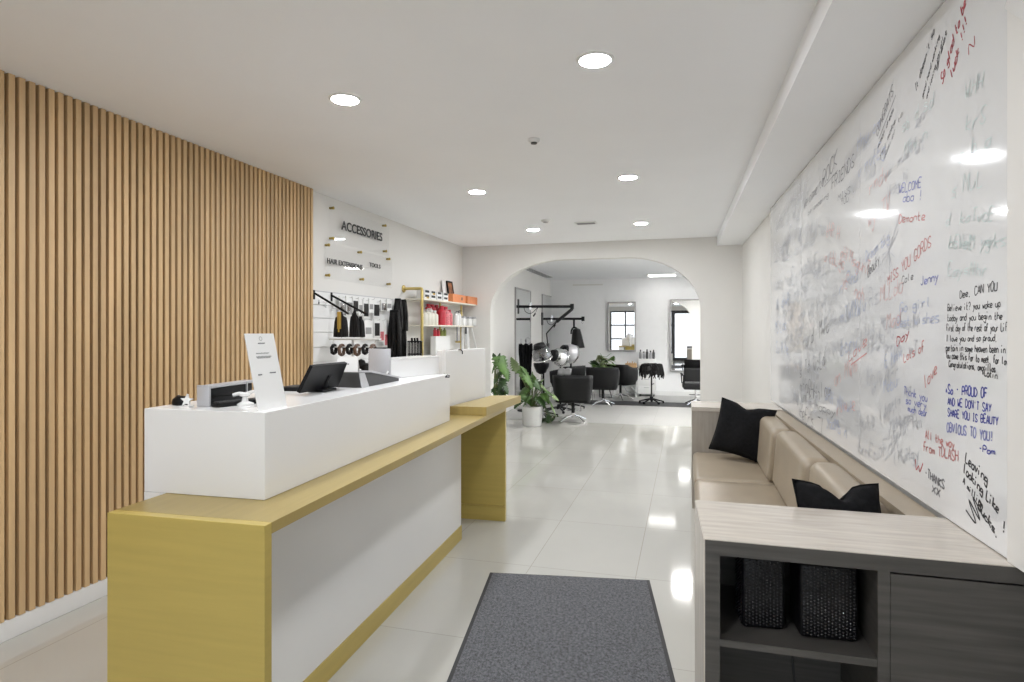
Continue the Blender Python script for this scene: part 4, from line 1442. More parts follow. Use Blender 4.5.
def studded_vase(px0, px1, py_b, y, hgt, label, plain_side):
    a, b = at_y(px0, py_b, y), at_y(px1, py_b, y)
    w = (b.x - a.x) / 2
    t = empty('studded_vase', ((a.x + b.x) / 2, y + w * .9, z_s + .001), R(plain_side), label, 'vase', 'black studded glass vases in the shelf niche')
    dpt = w * .85
    MB().box((-w, -dpt, 0), (w, dpt, hgt), bev=.012, seg=3).build('body', 'studblack', t)
    MB().box((-w * .72, -dpt * .72, hgt + .0005), (w * .72, dpt * .72, hgt + .03), bev=.006).build('neck', 'studblack', t)
    st_ = MB()
    nx = int(w * 2 / .0105)
    nz = int(hgt / .0105)
    for face in range(2):
        for i in range(nx):
            for j in range(nz):
                u = -w + .012 + (2 * w - .024) * i / (nx - 1)
                z = .014 + (hgt - .028) * j / (nz - 1) + (.0025 if i % 2 else -.0025) + random.uniform(-.0015, .0015)
                if face == 0:
                    Tt = T_((u, -dpt, z), (R(90), 0, 0))
                else:
                    Tt = T_((-w, u * dpt / w, z), (0, R(-90), 0))
                    if plain_side > 0 and label.startswith('wide'):
                        continue
                st_.lathe([(.0036, -.0005), (.0026, .0016), (.0006, .0026)], 6, T=Tt, cap=False)
    st_.build('studs', 'studglint', t, smooth=60)
    return t


studded_vase(740, 784, 641, 2.00, .218, 'narrow black studded glass vase in the shelf niche, nearer the floor aisle', 6)
studded_vase(798, 858, 648, 1.98, .222, 'wide black studded glass vase in the shelf niche beside the door', 4)


# throw pillows
def pillow(loc, rot, s, th, label, pinch=.0):
    n = 16
    b = MB()
    for side_ in (1, -1):
        grid = []
        for i in range(n + 1):
            row = []
            for j in range(n + 1):
                u, v = 2 * i / n - 1, 2 * j / n - 1
                k = max(0, (1 - u * u)) ** .42 * max(0, (1 - v * v)) ** .42
                ins = 1 - .085 * (1 - abs(u) ** 2) * abs(v) ** 3 - 0
                ins2 = 1 - .085 * (1 - abs(v) ** 2) * abs(u) ** 3
                wr = .006 * math.sin(7 * u + 3 * v * v) * k
                dip = pinch * math.exp(-((u) / .28) ** 2) * max(0, v) ** 2
                row.append((u * s * ins2, side_ * (th * k + wr), v * s * ins - dip))
            grid.append(row)
        b.sheet(grid)
    t = empty('throw_pillow', loc, 0, label, 'pillow', 'black throw pillows on the sofa', rot=rot)
    b.build('cover', 'blackcloth', t, smooth=70)
    sm = MB()
    q = []
    for k in range(41):
        a = k / 40
        if a <= .25: u, v = -1 + 8 * a, -1
        elif a <= .5: u, v = 1, -1 + 8 * (a - .25)
        elif a <= .75: u, v = 1 - 8 * (a - .5), 1
        else: u, v = -1, 1 - 8 * (a - .75)
        ins = 1 - .085 * (1 - abs(u) ** 2) * abs(v) ** 3
        ins2 = 1 - .085 * (1 - abs(v) ** 2) * abs(u) ** 3
        q.append((u * s * ins2, 0, v * s * ins - pinch * math.exp(-((u) / .28) ** 2) * max(0, v) ** 2))
    sm.tube(q, .0045, 6)
    sm.build('piping', 'blackcloth', t)
    return t


pl1 = at_d(742, 431, 4.62)
pillow((pl1.x, pl1.y, .70), (R(-14), R(10), R(-22)), .205, .075, 'black square throw pillow leaning in the far sofa corner', .035)
pl2 = at_d(841, 505, 2.18)
pillow((pl2.x, pl2.y, .752), (R(-20), R(3), R(16)), .156, .075, 'black throw pillow with a sagging top edge behind the shelf unit', .06)

# ================================================================== DOOR MAT
fl, frr, nl = at_z(490, 573, 0), at_z(648, 578, 0), at_z(442, 682, 0)
ax = (frr - fl)
ay = Vector((ax.y, -ax.x, 0)).normalized()
wm = ax.length * 1.005
ml = 1.95
mt = empty('floor_mat', (fl.x, fl.y, 0), R(9.0), 'charcoal ribbed floor mat with black rubber border on the white tiles', 'floor mat')
MB().box((.02, -ml + .02, .0045), (wm - .02, -.02, .010)).build('carpet', 'mat', mt, smooth=0)
MB().box((0, -ml, .0005), (wm, 0, .0044), bev=.0015, seg=1).build('rubber_border', 'rubber', mt, smooth=0)
rb = MB()
nr = 75
for i in range(nr):
    x = .024 + (wm - .048) * i / (nr - 1)
    rb.box((x - .0028, -ml + .024, .0101), (x + .0028, -.024, .0125))
rb.build('ribs', 'mat', mt, smooth=0)


# ================================================================== SALON BEHIND THE ARCH
def star_base(t, r, m='chrome', legs=4, h=.05, caster=False, a0=45):
    b = MB()
    for k in range(legs):
        a = R(a0 + 360 * k / legs)
        c, s = math.cos(a), math.sin(a)
        b.tube([(.02 * c, .02 * s, h + .05), (r * .5 * c, r * .5 * s, h + .025), (r * c, r * s, h * (.9 if caster else .35))], [.018, .012], 8)
    b.lathe([(.035, h + .02), (.035, h + .09), (.022, h + .10)], 14)
    o = b.build('base', m, t)
    if caster:
        for k in range(legs):
            a = R(a0 + 360 * k / legs)
            MB().lathe([(.024, -.012), (.026, -.004), (.026, .004), (.024, .012)], 14, T=T_((r * math.cos(a), r * math.sin(a), .0285), (R(90), 0, a + R(90)))).build('caster', 'blackplastic', t)
    return o


def tub_chair(loc, rz, label, shell='blackvinyl', group='black salon tub chairs'):
    """faces local +y"""
    t = empty('salon_chair', loc, rz, label, 'salon chair', group)
    star_base(t, .27, 'chrome')
    MB().tube([(0, 0, .12), (0, 0, .36)], .026, 12).build('gas_column', 'blackplastic', t)
    b = MB()
    # flat wrap-around shell: back and both sides as one continuous band
    pts = [(-.27, .20), (-.285, -.10), (-.27, -.19), (-.21, -.235), (0, -.25), (.21, -.235), (.27, -.19), (.285, -.10), (.27, .20)]
    pts = catmull([Vector((p[0], p[1], 0)) for p in pts], 4)
    rows = []
    for zz, k in ((.33, .86), (.40, .93), (.55, 1.0), (.70, 1.03), (.755, 1.035)):
        row = []
        for i, p in enumerate(pts):
            f = abs(2 * i / (len(pts) - 1) - 1)
            drop = max(0, f - .62) * .30 if zz > .5 else 0
            row.append((p.x * k, p.y * k, zz - drop))
        rows.append(row)
    b.sheet(rows)
    b.build('backrest', shell, t, solid=.05, smooth=60)
    MB().box((-.225, -.20, .37), (.225, .26, .50), bev=.035, seg=4).build('seat', 'blackvinyl', t)
    for s in (-1, 1):
        MB().tube([(s * .285, .19, .60), (s * .29, .02, .655), (s * .285, -.12, .70)], .017, 8, smooth=True).build('armrest', 'chrome', t)
    MB().tube([(-.10, .24, .28), (-.12, .42, .12), (.12, .42, .12), (.10, .24, .28)], .012, 8).build('footrest', 'chrome', t)
    return t


ca = at_z(573, 421.5, 0)
tub_chair((ca.x, ca.y, 0), R(8), 'black tub salon chair nearest the arch, turned away beside the potted monstera')
cb_ = at_z(603, 405.5, 0)
tub_chair((cb_.x, cb_.y, 0), R(0), 'boxy black salon chair between the nearest chair and the far tub chair', group='black salon tub chairs')
cc = at_z(620, 400, 0)
tub_chair((cc.x, cc.y + .1, 0), R(-30), 'black tub salon chair behind the others, below the far wall mirror')
cd_ = at_z(566, 404, 0)
tub_chair((cd_.x, cd_.y + .15, 0), R(60), 'black tub salon chair partly hidden below the hood dryers')

# styling chair with separate back before the tall mirror
p = at_z(696, 405, 0)
t = empty('styling_chair', (p.x, p.y, 0), R(4), 'black styling chair with gap under its back before the tall mirror', 'salon chair')
star_base(t, .26, 'chrome')
MB().tube([(0, 0, .12), (0, 0, .32)], .024, 12).tube([(-.13, 0, .20), (.13, 0, .20)], .008, 8).build('gas_column', 'chrome', t)
MB().box((-.25, -.22, .315), (.25, .27, .435), bev=.03, seg=4).build('seat', 'blackvinyl', t)
MB().box((-.245, -.27, .475), (.245, -.19, .735), bev=.025, seg=4).build('backrest', 'blackvinyl', t)
for s in (-1, 1):
    MB().box((s * .245 - .018, -.24, .37), (s * .245 + .018, -.20, .60), bev=.006).build('back_bracket', 'blackplastic', t)
    MB().box((s * .27 - .02, -.20, .58), (s * .27 + .02, .18, .62), bev=.012).tube([(s * .27, .12, .59), (s * .26, .10, .42)], .012, 8).build('armrest', 'blackvinyl', t)

# mannequin hair on a rolling tripod
p = at_z(651.5, 403.5, 0)
t = empty('wig_stand', (p.x, p.y, 0), 0, 'black rolling stand carrying a dark curly wig tray before the far wall', 'wig stand')
star_base(t, .24, 'blackplastic', 5, .045, True, 20)
MB().tube([(0, 0, .12), (0, 0, .60)], .015, 12).tube([(0, 0, .38), (.05, 0, .40)], .008, 8).build('pole', 'blackplastic', t)
MB().lathe([(.001, .60), (.20, .605), (.22, .62), (.20, .635), (.001, .63)], 24, cap=False).build('tray', 'blackplastic', t)
rs = random.getstate()
random.seed(3)
hm = MB()
for k in range(150):
    a = random.uniform(0, 2 * math.pi)
    r0 = random.uniform(.02, .16)
    rr = random.uniform(.18, .245)
    z0 = random.uniform(.72, .79)
    dz = random.uniform(.06, .26)
    hm.tube([(r0 * math.cos(a), r0 * math.sin(a), z0), (rr * .85 * math.cos(a + .1), rr * .85 * math.sin(a + .1), z0 - .01),
             (rr * math.cos(a + .25), rr * math.sin(a + .25), z0 - dz * .6), (rr * .97 * math.cos(a + .1), rr * .97 * math.sin(a + .1), z0 - dz)], [.018, .008], 5, smooth=True)
hm.lathe([(.001, .64), (.16, .645), (.19, .70), (.15, .76), (.001, .775)], 18, cap=False)
tag(hm.build('curly_wig', 'hair', loc=(p.x, p.y, .0)), 'dark curly wig spread on the tray of the rolling stand', 'wig')
random.setstate(rs)

# white drawer cart with bottles
p0, p1 = at_y(638, 393.5, 13.79), at_y(655.5, 393.5, 13.79)
t = empty('drawer_cart', (p0.x, p0.y, 0), 0, 'white drawer cart against the far wall behind the wig stand', 'cart')
wc = (p1 - p0).x
MB().box((0, 0, .05), (wc, .32, .83), bev=.006).build('carcass', 'trimwhite', t)
for k in range(4):
    dr = MB().box((.012, -.016, .07 + .18 * k), (wc - .012, -.0005, .235 + .18 * k), bev=.004).build('drawer', 'trimwhite', t)
    MB().box((wc * .35, -.024, .195 + .18 * k), (wc * .65, -.0165, .207 + .18 * k), bev=.002).build('handle', 'silver', dr)
for sx in (.04, wc - .04):
    MB().box((sx - .015, .03, 0), (sx + .015, .07, .05), bev=.004).box((sx - .015, .25, 0), (sx + .015, .29, .05), bev=.004).build('foot', 'darkgrey', t)
names = ('first from the plants', 'second from the plants', 'third from the plants', 'fourth from the plants', 'last, closest to the tall mirror')
for k in range(5):
    h = (.20, .16, .21, .18, .20)[k]
    q = (p0.x + wc * (.12 + .19 * k), p0.y + .12 + .05 * (k % 2), .831)
    b = empty('styling_bottle', q, 0, 'small dark and silver bottle on the white drawer cart, ' + names[k], 'bottle', 'bottles on the white drawer cart')
    MB().lathe([(.026, 0), (.028, .006), (.028, h * .7), (.012, h * .8)], 14).build('body', ('greyvinyl', 'silver', 'darkgrey', 'silver', 'darkgrey')[k], b)
    MB().lathe([(.013, h * .801), (.013, h), (.001, h)], 12).build('cap', 'blackplastic', b)

# mirrors
def mirror(name, c0, c1, axis, label, fw=.02, rot=0.0):
    """c0, c1: opposite corners on the wall; axis 'y' hangs on the far wall, 'x' on the side wall"""
    if axis == 'y':
        t = empty(name, (c0.x, c0.y, 0), rot, label, 'mirror', 'salon wall mirrors')
        w = c1.x - c0.x
        f = lambda a, b, c, d, e, g: ((a, e, c), (b, g, d))
    else:
        t = empty(name, (c0.x, c0.y, 0), rot, label, 'mirror', 'salon wall mirrors')
        w = c1.y - c0.y
        f = lambda a, b, c, d, e, g: ((-g, a, c), (-e, b, d))
    z0, z1 = c1.z, c0.z
    m = MB()
    for (a, b, c, d) in ((0, w, z0, z0 + fw), (0, w, z1 - fw, z1), (0, fw, z0 + fw, z1 - fw), (w - fw, w, z0 + fw, z1 - fw)):
        m.box(*f(a, b, c, d, -.03, -.001), bev=.002, seg=1)
    m.build('frame', 'frame', t, smooth=0)
    MB().box(*f(fw, w - fw, z0 + fw, z1 - fw, -.022, -.006)).build('glass', 'mirror', t, smooth=0)
    return t


mirror('wall_mirror', at_y(607.5, 302, YB2 - .03), at_y(636, 351.5, YB2 - .03), 'y', 'small framed mirror on the far salon wall above the chairs', .035, R(1.4))
mirror('wall_mirror', at_y(669.8, 299.5, YB2 - .03), at_y(703, 372, YB2 - .03), 'y', 'tall framed mirror on the far salon wall behind the styling chair', .03)
mirror('wall_mirror', at_x(514.5, 287, XL + .002), at_x(529.8, 393, XL + .002), 'x', 'tall narrow mirror on the salon side wall closest to the arch', .025)
mirror('wall_mirror', at_x(541.5, 294, XL + .002), at_x(552.5, 386, XL + .002), 'x', 'tall narrow mirror on the salon side wall towards the far corner', .025)

# wall-mounted swing arms
def swing_arm(px0, px1, py, d0, label, drop):
    a = at_d(px0, py, d0)
    b = at_d(px1, py, d0)
    t = empty('swing_boom', (XL, a.y, a.z), label=label, cat='dryer arm', group='black dryer arms on the salon wall')
    MB().box((0, -.05, -.14), (.03, .05, .14), bev=.006).build('wall_bracket', 'blackplastic', t)
    e = b - Vector((XL, a.y, a.z))
    MB().tube([(.03, 0, 0), tuple(e)], .026, 12).lathe([(.036, -.05), (.036, .05)], 14, T=T_(tuple(e))).build('boom', 'blackplastic', t)
    o = MB()
    k = .24
    o.tube([tuple(e * k + Vector((0, 0, -.06))), tuple(e * k + Vector((0, 0, .07)))], .03, 12)
    o.build('clamp', 'chrome', t)
    MB().tube([tuple(e * .12), tuple(e * .16 + Vector((0, -.02, -.10))), tuple(e * .26 + Vector((0, -.02, -.13))), tuple(e * .38 + Vector((0, -.02, -.02)))], .006, 6, smooth=True).build('cable', 'blackplastic', t)
    MB().tube([tuple(e * .34 + Vector((0, -.03, -.13))), tuple(e * .30 + Vector((0, -.03, -.19)))], .014, 8).tube([tuple(e * .38 + Vector((0, -.03, -.03))), tuple(e * .34 + Vector((0, -.03, -.13)))], .004, 6).build('plug', 'blackplastic', t)
    if drop:
        q1, q2, q3 = [at_d(*v_, d0 - .25) - Vector((XL, a.y, a.z)) for v_ in ((557, 321.5), (546.5, 333.5), (548, 346))]
        MB().tube([tuple(e + Vector((0, 0, -.05))), tuple(q1)], .030, 10).build('elbow_arm', 'blackplastic', t)
        MB().tube([tuple(q1), tuple(q2), tuple(q3)], .012, 8).build('thin_rod', 'blackplastic', t)
        MB().lathe([(.03, -.12), (.03, .05)], 12, T=T_(tuple(q3))).build('rod_socket', 'darkgrey', t)
    else:
        MB().tube([tuple(e + Vector((-.01, 0, -.05))), tuple(e + Vector((-.03, 0, -.09))), tuple(e + Vector((.0, 0, -.10))), tuple(e + Vector((.01, 0, -.06)))], .006, 6, smooth=True).build('ring', 'chrome', t)
    return t


swing_arm(519, 572, 306.5, 11.6, 'black dryer arm on the salon side wall, the higher and nearer one', True)
swing_arm(547, 583, 318.8, 13.55, 'black dryer arm on the salon side wall, the lower and farther one', False)

# black dryer cape hanging from the farther arm
p = at_d(574, 320, 13.4)
hb_ = empty('hanging_hood', (p.x, p.y, p.z), 0, 'black tapered dryer hood hanging on a loop from the farther arm', 'hood')
sc_ = 13.4 / FPX
MB().lathe([(.04, -8.5 * sc_), (.085, -9.5 * sc_), (.11, -15 * sc_), (.155, -28 * sc_), (.15, -28.3 * sc_), (.10, -15.2 * sc_), (.03, -9 * sc_)], 22, T=T_((.04, 0, 0), (0, R(-4), 0))).build('hood', 'blackvinyl', hb_)
MB().tube([(-.06, -.02, -14 * sc_), (-.05, -.02, -10 * sc_), (0, -.02, -7.5 * sc_), (.07, -.02, -9 * sc_), (.12, -.02, -16 * sc_), (.15, -.02, -25 * sc_)], .018, 8, smooth=True).build('handle', 'blackplastic', hb_)
MB().tube([(0, 0, 1.0 * sc_), (0, 0, -8 * sc_)], .022, 10).build('stem', 'blackplastic', hb_)


# hood dryers
def dryer(px, py, d, rot, dome, label, r=.15, base_py=None):
    p = at_d(px, py, d)
    t = empty('hood_dryer', (p.x, p.y, 0), 0, label, 'hood dryer', 'hood dryers beside the salon wall')
    star_base(t, .27, 'blackplastic', 5, .045, True, 10)
    Rm = Matrix.Translation((0, 0, p.z)) @ Euler(rot).to_matrix().to_4x4()
    MB().tube([(0, .14, .12), (0, .14, p.z - .12)], .019, 12).tube([(0, .14, p.z - .12), (0, .05, p.z - .02)], .022, 10).build('pole', 'blackplastic', t)
    prof = [(r, -.10), (r * 1.05, -.04), (r, .06), (r * .75, .12), (r * .4, .15), (.001, .155)]
    MB().lathe(prof, 24, T=Rm, cap=False).build('dome', dome, t, solid=.006)
    MB().lathe([(r * .75, .05), (r * .8, .11), (r * .62, .18), (.001, .2)], 20, T=Rm, cap=False).build('rear_cap', 'blackplastic', t)
    MB().lathe([(r * 1.06, -.105), (r * 1.12, -.09), (r * 1.06, -.07)], 24, T=Rm, cap=False).build('rim', 'chrome', t, solid=.006)
    return t


dryer(541.5, 354, 10.3, (R(18), R(-12), 0), 'smokeglass', 'clear domed hood dryer on a stand, the one nearest the arch', .15)
dryer(559, 357, 10.9, (R(75), R(-10), R(-32)), 'chrome', 'chrome hood dryer tilted sideways between the clear one and the last one', .145)
dryer(569.5, 353, 11.4, (R(70), R(-6), R(-40)), 'silver', 'silver hood dryer with black cap tilted highest, farthest from the arch', .16)
# round black basin bowl under the clear dryer
p = at_d(543, 364, 10.15)
bw = empty('tint_bowl', (p.x, p.y - .12, 0), 0, 'black bowl trolley on a slim stand under the clear hood dryer', 'trolley')
MB().lathe([(.03, p.z - .16), (.08, p.z - .13), (.125, p.z - .03), (.13, p.z + .02), (.12, p.z + .02), (.11, p.z - .03), (.06, p.z - .11), (.001, p.z - .12)], 22, cap=False).build('bowl', 'blackplastic', bw)
MB().tube([(0, 0, .1), (0, 0, p.z - .15)], .02, 10).build('pole', 'chrome', bw)
star_base(bw, .22, 'chrome', 4, .05, True, 30)

# black capes hanging on the side wall
p = at_d(525.5, 342, 11.0)
cp = empty('salon_cape', (p.x, p.y, p.z), R(12), 'black salon capes hanging on a ring before the narrow mirror', 'cape')
sc_ = 11.0 / FPX
g = []
for i in range(17):
    v = i / 16
    z = -.05 - v * 46 * sc_
    wv = (6.3 + .5 * math.sin(v * 9) - 1.2 * (v > .55)) * sc_
    g.append([(wv * (2 * j / 12 - 1), .035 * math.sin(j * 1.9 + v * 2) - .02 * math.cos(v * 5), z + .02 * math.cos(j * 1.1)) for j in range(13)])
mb = MB().sheet(g)
mb.sheet([[(q_[0] * .9 + .02, q_[1] - .05, q_[2] * .72 + .0) for q_ in r_] for r_ in g])
mb.build('cape_cloth', 'blackcloth', cp, solid=.012, smooth=60)
rg = [(.05 * math.cos(2 * math.pi * k / 16) + .04, 0, .02 + .055 * math.sin(2 * math.pi * k / 16)) for k in range(17)]
MB().tube(rg, .008, 8).tube([(-.08, 0, .06), (-.08, 0, -.06)], .007, 6).build('ring', 'silver', cp)
MB().tube([(0, .06, -p.z + .02), (0, .06, .05)], .014, 8).lathe([(.15, -p.z), (.15, -p.z + .02), (.02, -p.z + .04)], 20, T=T_((0, .06, 0))).build('stand', 'blackplastic', cp)


# plants
def leaf_mesh(b, base, tip, width, fold=.22, droop=.12, notch=.40, nseg=14):
    """split monstera leaf as a strip around its midrib"""
    base, tip = Vector(base), Vector(tip)
    ax_ = tip - base
    L_ = ax_.length
    up = Vector((0, 0, 1))
    side_ = ax_.cross(up)
    if side_.length < 1e-3:
        side_ = Vector((1, 0, 0))
    side_.normalize()
    side_ = (side_ + Vector((random.uniform(-.5, .5), random.uniform(-.5, .5), random.uniform(-.3, .3)))).normalized()
    nrm = side_.cross(ax_).normalized()
    for s in (-1, 1):
        rows = []
        for i in range(nseg * 2 + 1):
            t = i / (nseg * 2)
            w = width * (math.sin(math.pi * min(1, t ** .62 * 1.0)) ** .7) * (1.08 - .35 * t)
            if .18 < t < .9 and (i % 4) >= 2:
                w *= 1 - notch * (.6 + .4 * random.random())
            mid = base + ax_ * t + nrm * (droop * L_ * (t - t * t) * 2 - .0)
            back = -.10 * L_ * (1 - t) * (w / max(width, 1e-6))
            edge = mid + side_ * s * w + nrm * (-fold * w) + ax_.normalized() * back
            rows.append([tuple(mid), tuple(mid.lerp(edge, .5) + nrm * .02 * width), tuple(edge)])
        b.sheet(rows)


def plant(name, root, leaves, label, pot=None, stem_m='stem', groups=('leaf',), pot_loc=None):
    """leaves: (base point, tip point, half width, material index)"""
    t = empty(name, root, 0, label, 'plant')
    root = Vector(root)
    for gi, gm in enumerate(groups):
        b = MB()
        for (bs, tp, w, k) in leaves:
            if k == gi:
                leaf_mesh(b, Vector(bs) - root, Vector(tp) - root, w)
        o = b.build('foliage', gm, t, smooth=60, solid=.0015)
        if gi:
            o['label'] = 'paler leaves' if 'pale' in gm else 'darker leaves'
    sm = MB()
    z0 = .30 if pot else .02
    for (bs, tp, w, k) in leaves:
        q = Vector(bs) - root
        sm.tube([(q.x * .12, q.y * .12, z0), (q.x * .45, q.y * .45, z0 + (q.z - z0) * .55), tuple(q)], [.008, .005], 6, smooth=True)
    sm.build('stems', stem_m, t)
    if pot:
        r, h = pot
        MB().lathe([(r * .80, 0), (r * .86, .012), (r, h), (r * .93, h), (r * .9, h - .04), (.001, h - .041)], 28, cap=False).build('pot', 'potwhite', t)
        MB().lathe([(r * .895, h - .039), (r * .5, h - .025), (.001, h - .02)], 20, cap=False).build('soil', 'soil', t)
    return t


random.seed(11)
# potted monstera on the floor by the arch
pr = at_z(530, 427, 0)
dp = 9.22
def pp(px, py, dd=0.0):
    return at_d(px, py, dp + dd)


lv = []
for (bx0, by0, tx0, ty0, w, k, dd) in (
        (526, 378, 522, 368, .06, 1, 0), (523, 376, 519, 366, .05, 2, .05), (519, 372, 515, 360, .10, 2, .1), (517, 370, 511, 357, .08, 2, .2),
        (523, 367, 530, 382, .11, 0, -.1), (522, 369, 533, 390, .12, 0, -.15), (533, 374, 529, 391, .12, 0, .05), (531, 378, 541, 391, .10, 1, 0),
        (540, 381, 535, 392, .085, 1, .1), (541, 384, 547, 391, .07, 2, .05), (524, 394, 531, 405, .13, 0, -.1), (530, 395, 523, 407, .13, 0, -.12),
        (536, 394, 531, 407, .12, 0, -.1), (534, 398, 541, 406, .09, 1, -.05), (540, 396, 545, 408, .11, 1, .1), (544, 393, 549, 404, .09, 0, .1),
        (548, 398, 554, 410, .10, 0, .12), (551, 404, 556, 417, .085, 2, .1), (546, 407, 551, 420, .09, 1, .15), (527, 388, 519, 396, .09, 0, 0), (536, 386, 544, 379, .07, 2, .15),
        (553, 395, 559, 401, .07, 2, .1), (543, 388, 553, 396, .08, 0, .1), (520, 400, 514, 409, .07, 1, .1)):
    lv.append((pp(bx0, by0, dd), pp(tx0, ty0, dd - .03), w * 1.3, k))
plant('potted_monstera', (pr.x, pr.y + .15, 0), lv, 'bushy monstera in a white pot on the floor just beyond the arch', (.165, .30), groups=('leaf', 'leafdark', 'leafpale'))
# trailing stems beside it on the floor
tr = empty('trailing_plant', tuple(at_z(551.5, 424, 0)), 0, 'thin dark trailing plant on the floor beside the white pot', 'plant')
b = MB()
o0 = tr.location
for k in range(9):
    a = random.uniform(-.16, .16)
    leaf_mesh(b, (a, random.uniform(-.1, .1), random.uniform(.03, .16)), (a + random.uniform(-.08, .08), random.uniform(-.1, .1), .02), .04, notch=.2)
b.build('foliage', 'leafdark', tr, smooth=60, solid=.0015)
b = MB()
for k in range(5):
    b.tube([(-.02 * k, 0, 0.004), (.03 * k - .06, .03, .12), (.06 * k - .12, .0, .20 - .02 * k)], .004, 5, smooth=True)
b.build('stems', 'stem', tr)

# tall monstera behind the raised counter
dp = 8.05
pr2 = at_d(493, 400, 8.05)
lv = []
for (bx0, by0, tx0, ty0, w, k, dd) in ((496, 364, 500, 353, .06, 1, 0), (500, 356, 505, 376, .16, 0, -.1), (497, 358, 492, 374, .12, 0, -.05), (504, 366, 508, 382, .12, 0, 0),
                                      (499, 372, 494, 384, .10, 1, 0), (503, 378, 498, 392, .12, 1, -.05), (497, 384, 491, 393, .10, 0, .05), (504, 382, 508, 395, .12, 1, 0), (500, 388, 503, 399, .10, 1, 0),
                                      (494, 388, 497, 398, .09, 1, 0), (506, 390, 503, 398, .08, 0, .05), (495, 357, 493, 353, .04, 1, 0), (504, 360, 508, 366, .07, 0, .05)):
    lv.append((pp(bx0, by0, dd), pp(tx0, ty0, dd - .03), w * 1.08, k))
plant('potted_monstera', (pr2.x, pr2.y + .02, 0), lv, 'tall dark monstera rising behind the gold raised counter', (.14, .28), groups=('leaf', 'leafdark'))
# monstera on the low glass table behind the chairs
dp = 12.75
tb = at_d(598.5, 370, 12.85)
tbl = empty('side_table', (tb.x, tb.y, 0), 0, 'low side table under the leafy plant between the salon chairs', 'table')
MB().box((-.13, -.15, .615), (.13, .15, .635), bev=.006).build('table_top', 'smokeglass', tbl)
for sx in (-.11, .11):
    for sy in (-.13, .13):
        MB().tube([(sx, sy, 0), (sx, sy, .6145)], .012, 8).build('leg', 'chrome', tbl)
lv = []
for k in range(26):
    x0 = random.uniform(592, 611)
    y0 = random.uniform(358, 374)
    lv.append((pp(x0, y0, random.uniform(-.2, .15)), pp(x0 + random.uniform(-5, 6), y0 + random.uniform(-5, 6), random.uniform(-.25, .15)), random.uniform(.06, .11), k % 3))
for (bx0, by0, tx0, ty0, w, k) in ((604, 360, 600, 353, .08, 0), (608, 359, 616, 362, .07, 2), (606, 357, 612, 353, .06, 0), (594, 366, 588, 362, .07, 2), (612, 362, 617, 368, .06, 0)):
    lv.append((pp(bx0, by0), pp(tx0, ty0), w, k))
plant('leafy_plant', (tb.x, tb.y, .636), lv, 'wide leafy green plant on the side table behind the black chairs', (.11, .16), groups=('leaf', 'leafdark', 'leafpale'))

# tan wooden tray on the far counter
ft = at_d(631, 367, 13.4)
sd = empty('styling_counter', (ft.x, ft.y, 0), 0, 'narrow grey styling counter against the far wall beside the drawer cart', 'counter')
MB().box((-.42, -.10, .62), (.14, .28, .65), bev=.004).build('counter_top', 'darkgrey', sd)
MB().box((-.40, .02, 0), (-.37, .26, .6195)).box((.09, .02, 0), (.12, .26, .6195)).build('support', 'trimwhite', sd, smooth=0)
hr = empty('wooden_tray', (ft.x, ft.y, .651), 0, 'tan wooden box of tools on the counter beside the drawer cart', 'box')
MB().box((-.12, -.06, 0), (.12, .06, .008)).box((-.12, -.06, .008), (.12, -.05, .09)).box((-.12, .05, .008), (.12, .06, .09)).box((-.12, -.05, .008), (-.11, .05, .09)).box((.11, -.05, .008), (.12, .05, .09)).build('tray', 'tanwood', hr, smooth=0)
m = MB()
for k in range(4):
    m.tube([(-.08 + .05 * k, 0, .0085), (-.07 + .05 * k, .01, .13 - .02 * (k % 2))], .012, 8)
m.build('tool_handles', 'tanwood', hr)
# chrome stand with towel on the nearest chair
p = at_d(563.5, 374, 9.9)
tw = MB()
g = []
for i in range(9):
    v = i / 8
    g.append([(.11 * (2 * j / 8 - 1), .10 * math.sin(v * 3.1) - .06, .10 * math.sin(v * math.pi) + .012 * math.sin(j * 1.7 + i)) for j in range(9)])
tw.sheet(g)
tag(tw.build('folded_towel', 'greyvinyl', loc=(p.x, p.y + .1, .735), solid=.012, smooth=60), 'crumpled grey towel draped on the nearest salon chair', 'towel')
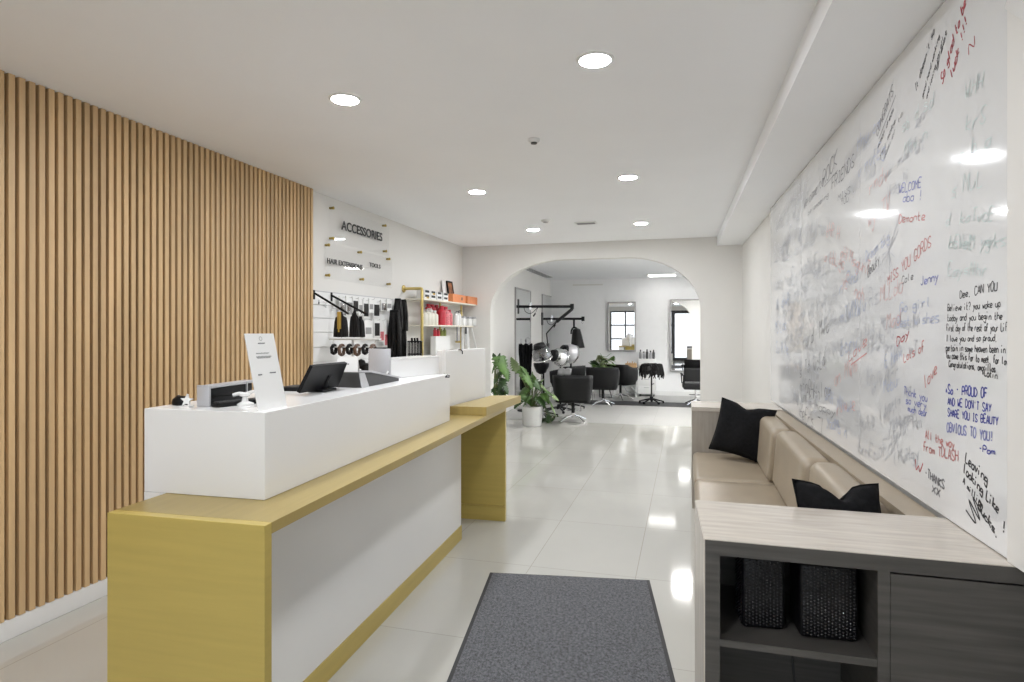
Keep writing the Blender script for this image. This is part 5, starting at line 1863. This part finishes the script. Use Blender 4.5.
# thin dark strip on the floor under the chairs
p0, p1 = at_z(586, 404, 0), at_z(700, 404, 0)
fm = MB().box((-.05, 0, .0003), (3.0, .75, .002))
tag(fm.build('salon_floor_strip', 'rubber', loc=(p0.x, p0.y - .02, 0), smooth=0), 'thin dark strip on the salon floor before the far mirrors', 'floor mat')
# hanging power cable on the floor near the styling chair
q0, q1, q2 = at_z(661, 403, .014), at_z(678, 404.5, .014), at_z(699, 406, 0.006)


# ================================================================== CAMERA, SKY, VIEW
cam = bpy.data.cameras.new('camera')
co = bpy.data.objects.new('camera', cam)
COL.objects.link(co)
co.location = (0, 0, EYE)
co.rotation_euler = (R(90), 0, YAW)
cam.sensor_width = 36
cam.lens = FPX / 1024 * 36
cam.shift_y = -10.0 / 1024
cam.clip_start = .02
scene.camera = co
w = bpy.data.worlds.new('sky')
scene.world = w
w.use_nodes = True
nt = w.node_tree
bg = nt.nodes['Background']
bg.inputs['Strength'].default_value = 1.9
tc_ = nt.nodes.new('ShaderNodeTexCoord')
sx_ = nt.nodes.new('ShaderNodeSeparateXYZ')
nt.links.new(tc_.outputs['Generated'], sx_.inputs[0])
rp_ = nt.nodes.new('ShaderNodeValToRGB')
rp_.color_ramp.elements[0].position = .45
rp_.color_ramp.elements[0].color = (.55, .58, .62, 1)
rp_.color_ramp.elements[1].position = .8
rp_.color_ramp.elements[1].color = (.86, .93, 1.0, 1)
mr = nt.nodes.new('ShaderNodeMapRange')
mr.inputs['From Min'].default_value = -1
nt.links.new(sx_.outputs['Z'], mr.inputs['Value'])
nt.links.new(mr.outputs['Result'], rp_.inputs['Fac'])
nt.links.new(rp_.outputs['Color'], bg.inputs['Color'])
vs = scene.view_settings
vs.view_transform = 'Standard'
vs.look = 'None'
vs.gamma = 1
vs.use_curve_mapping = False
vs.exposure = 0.75
scene.cycles.max_bounces = 10
scene.cycles.diffuse_bounces = 6
scene.cycles.transparent_max_bounces = 12
scene.cycles.caustics_reflective = False
scene.cycles.sample_clamp_indirect = 6
bpy.context.view_layer.update()
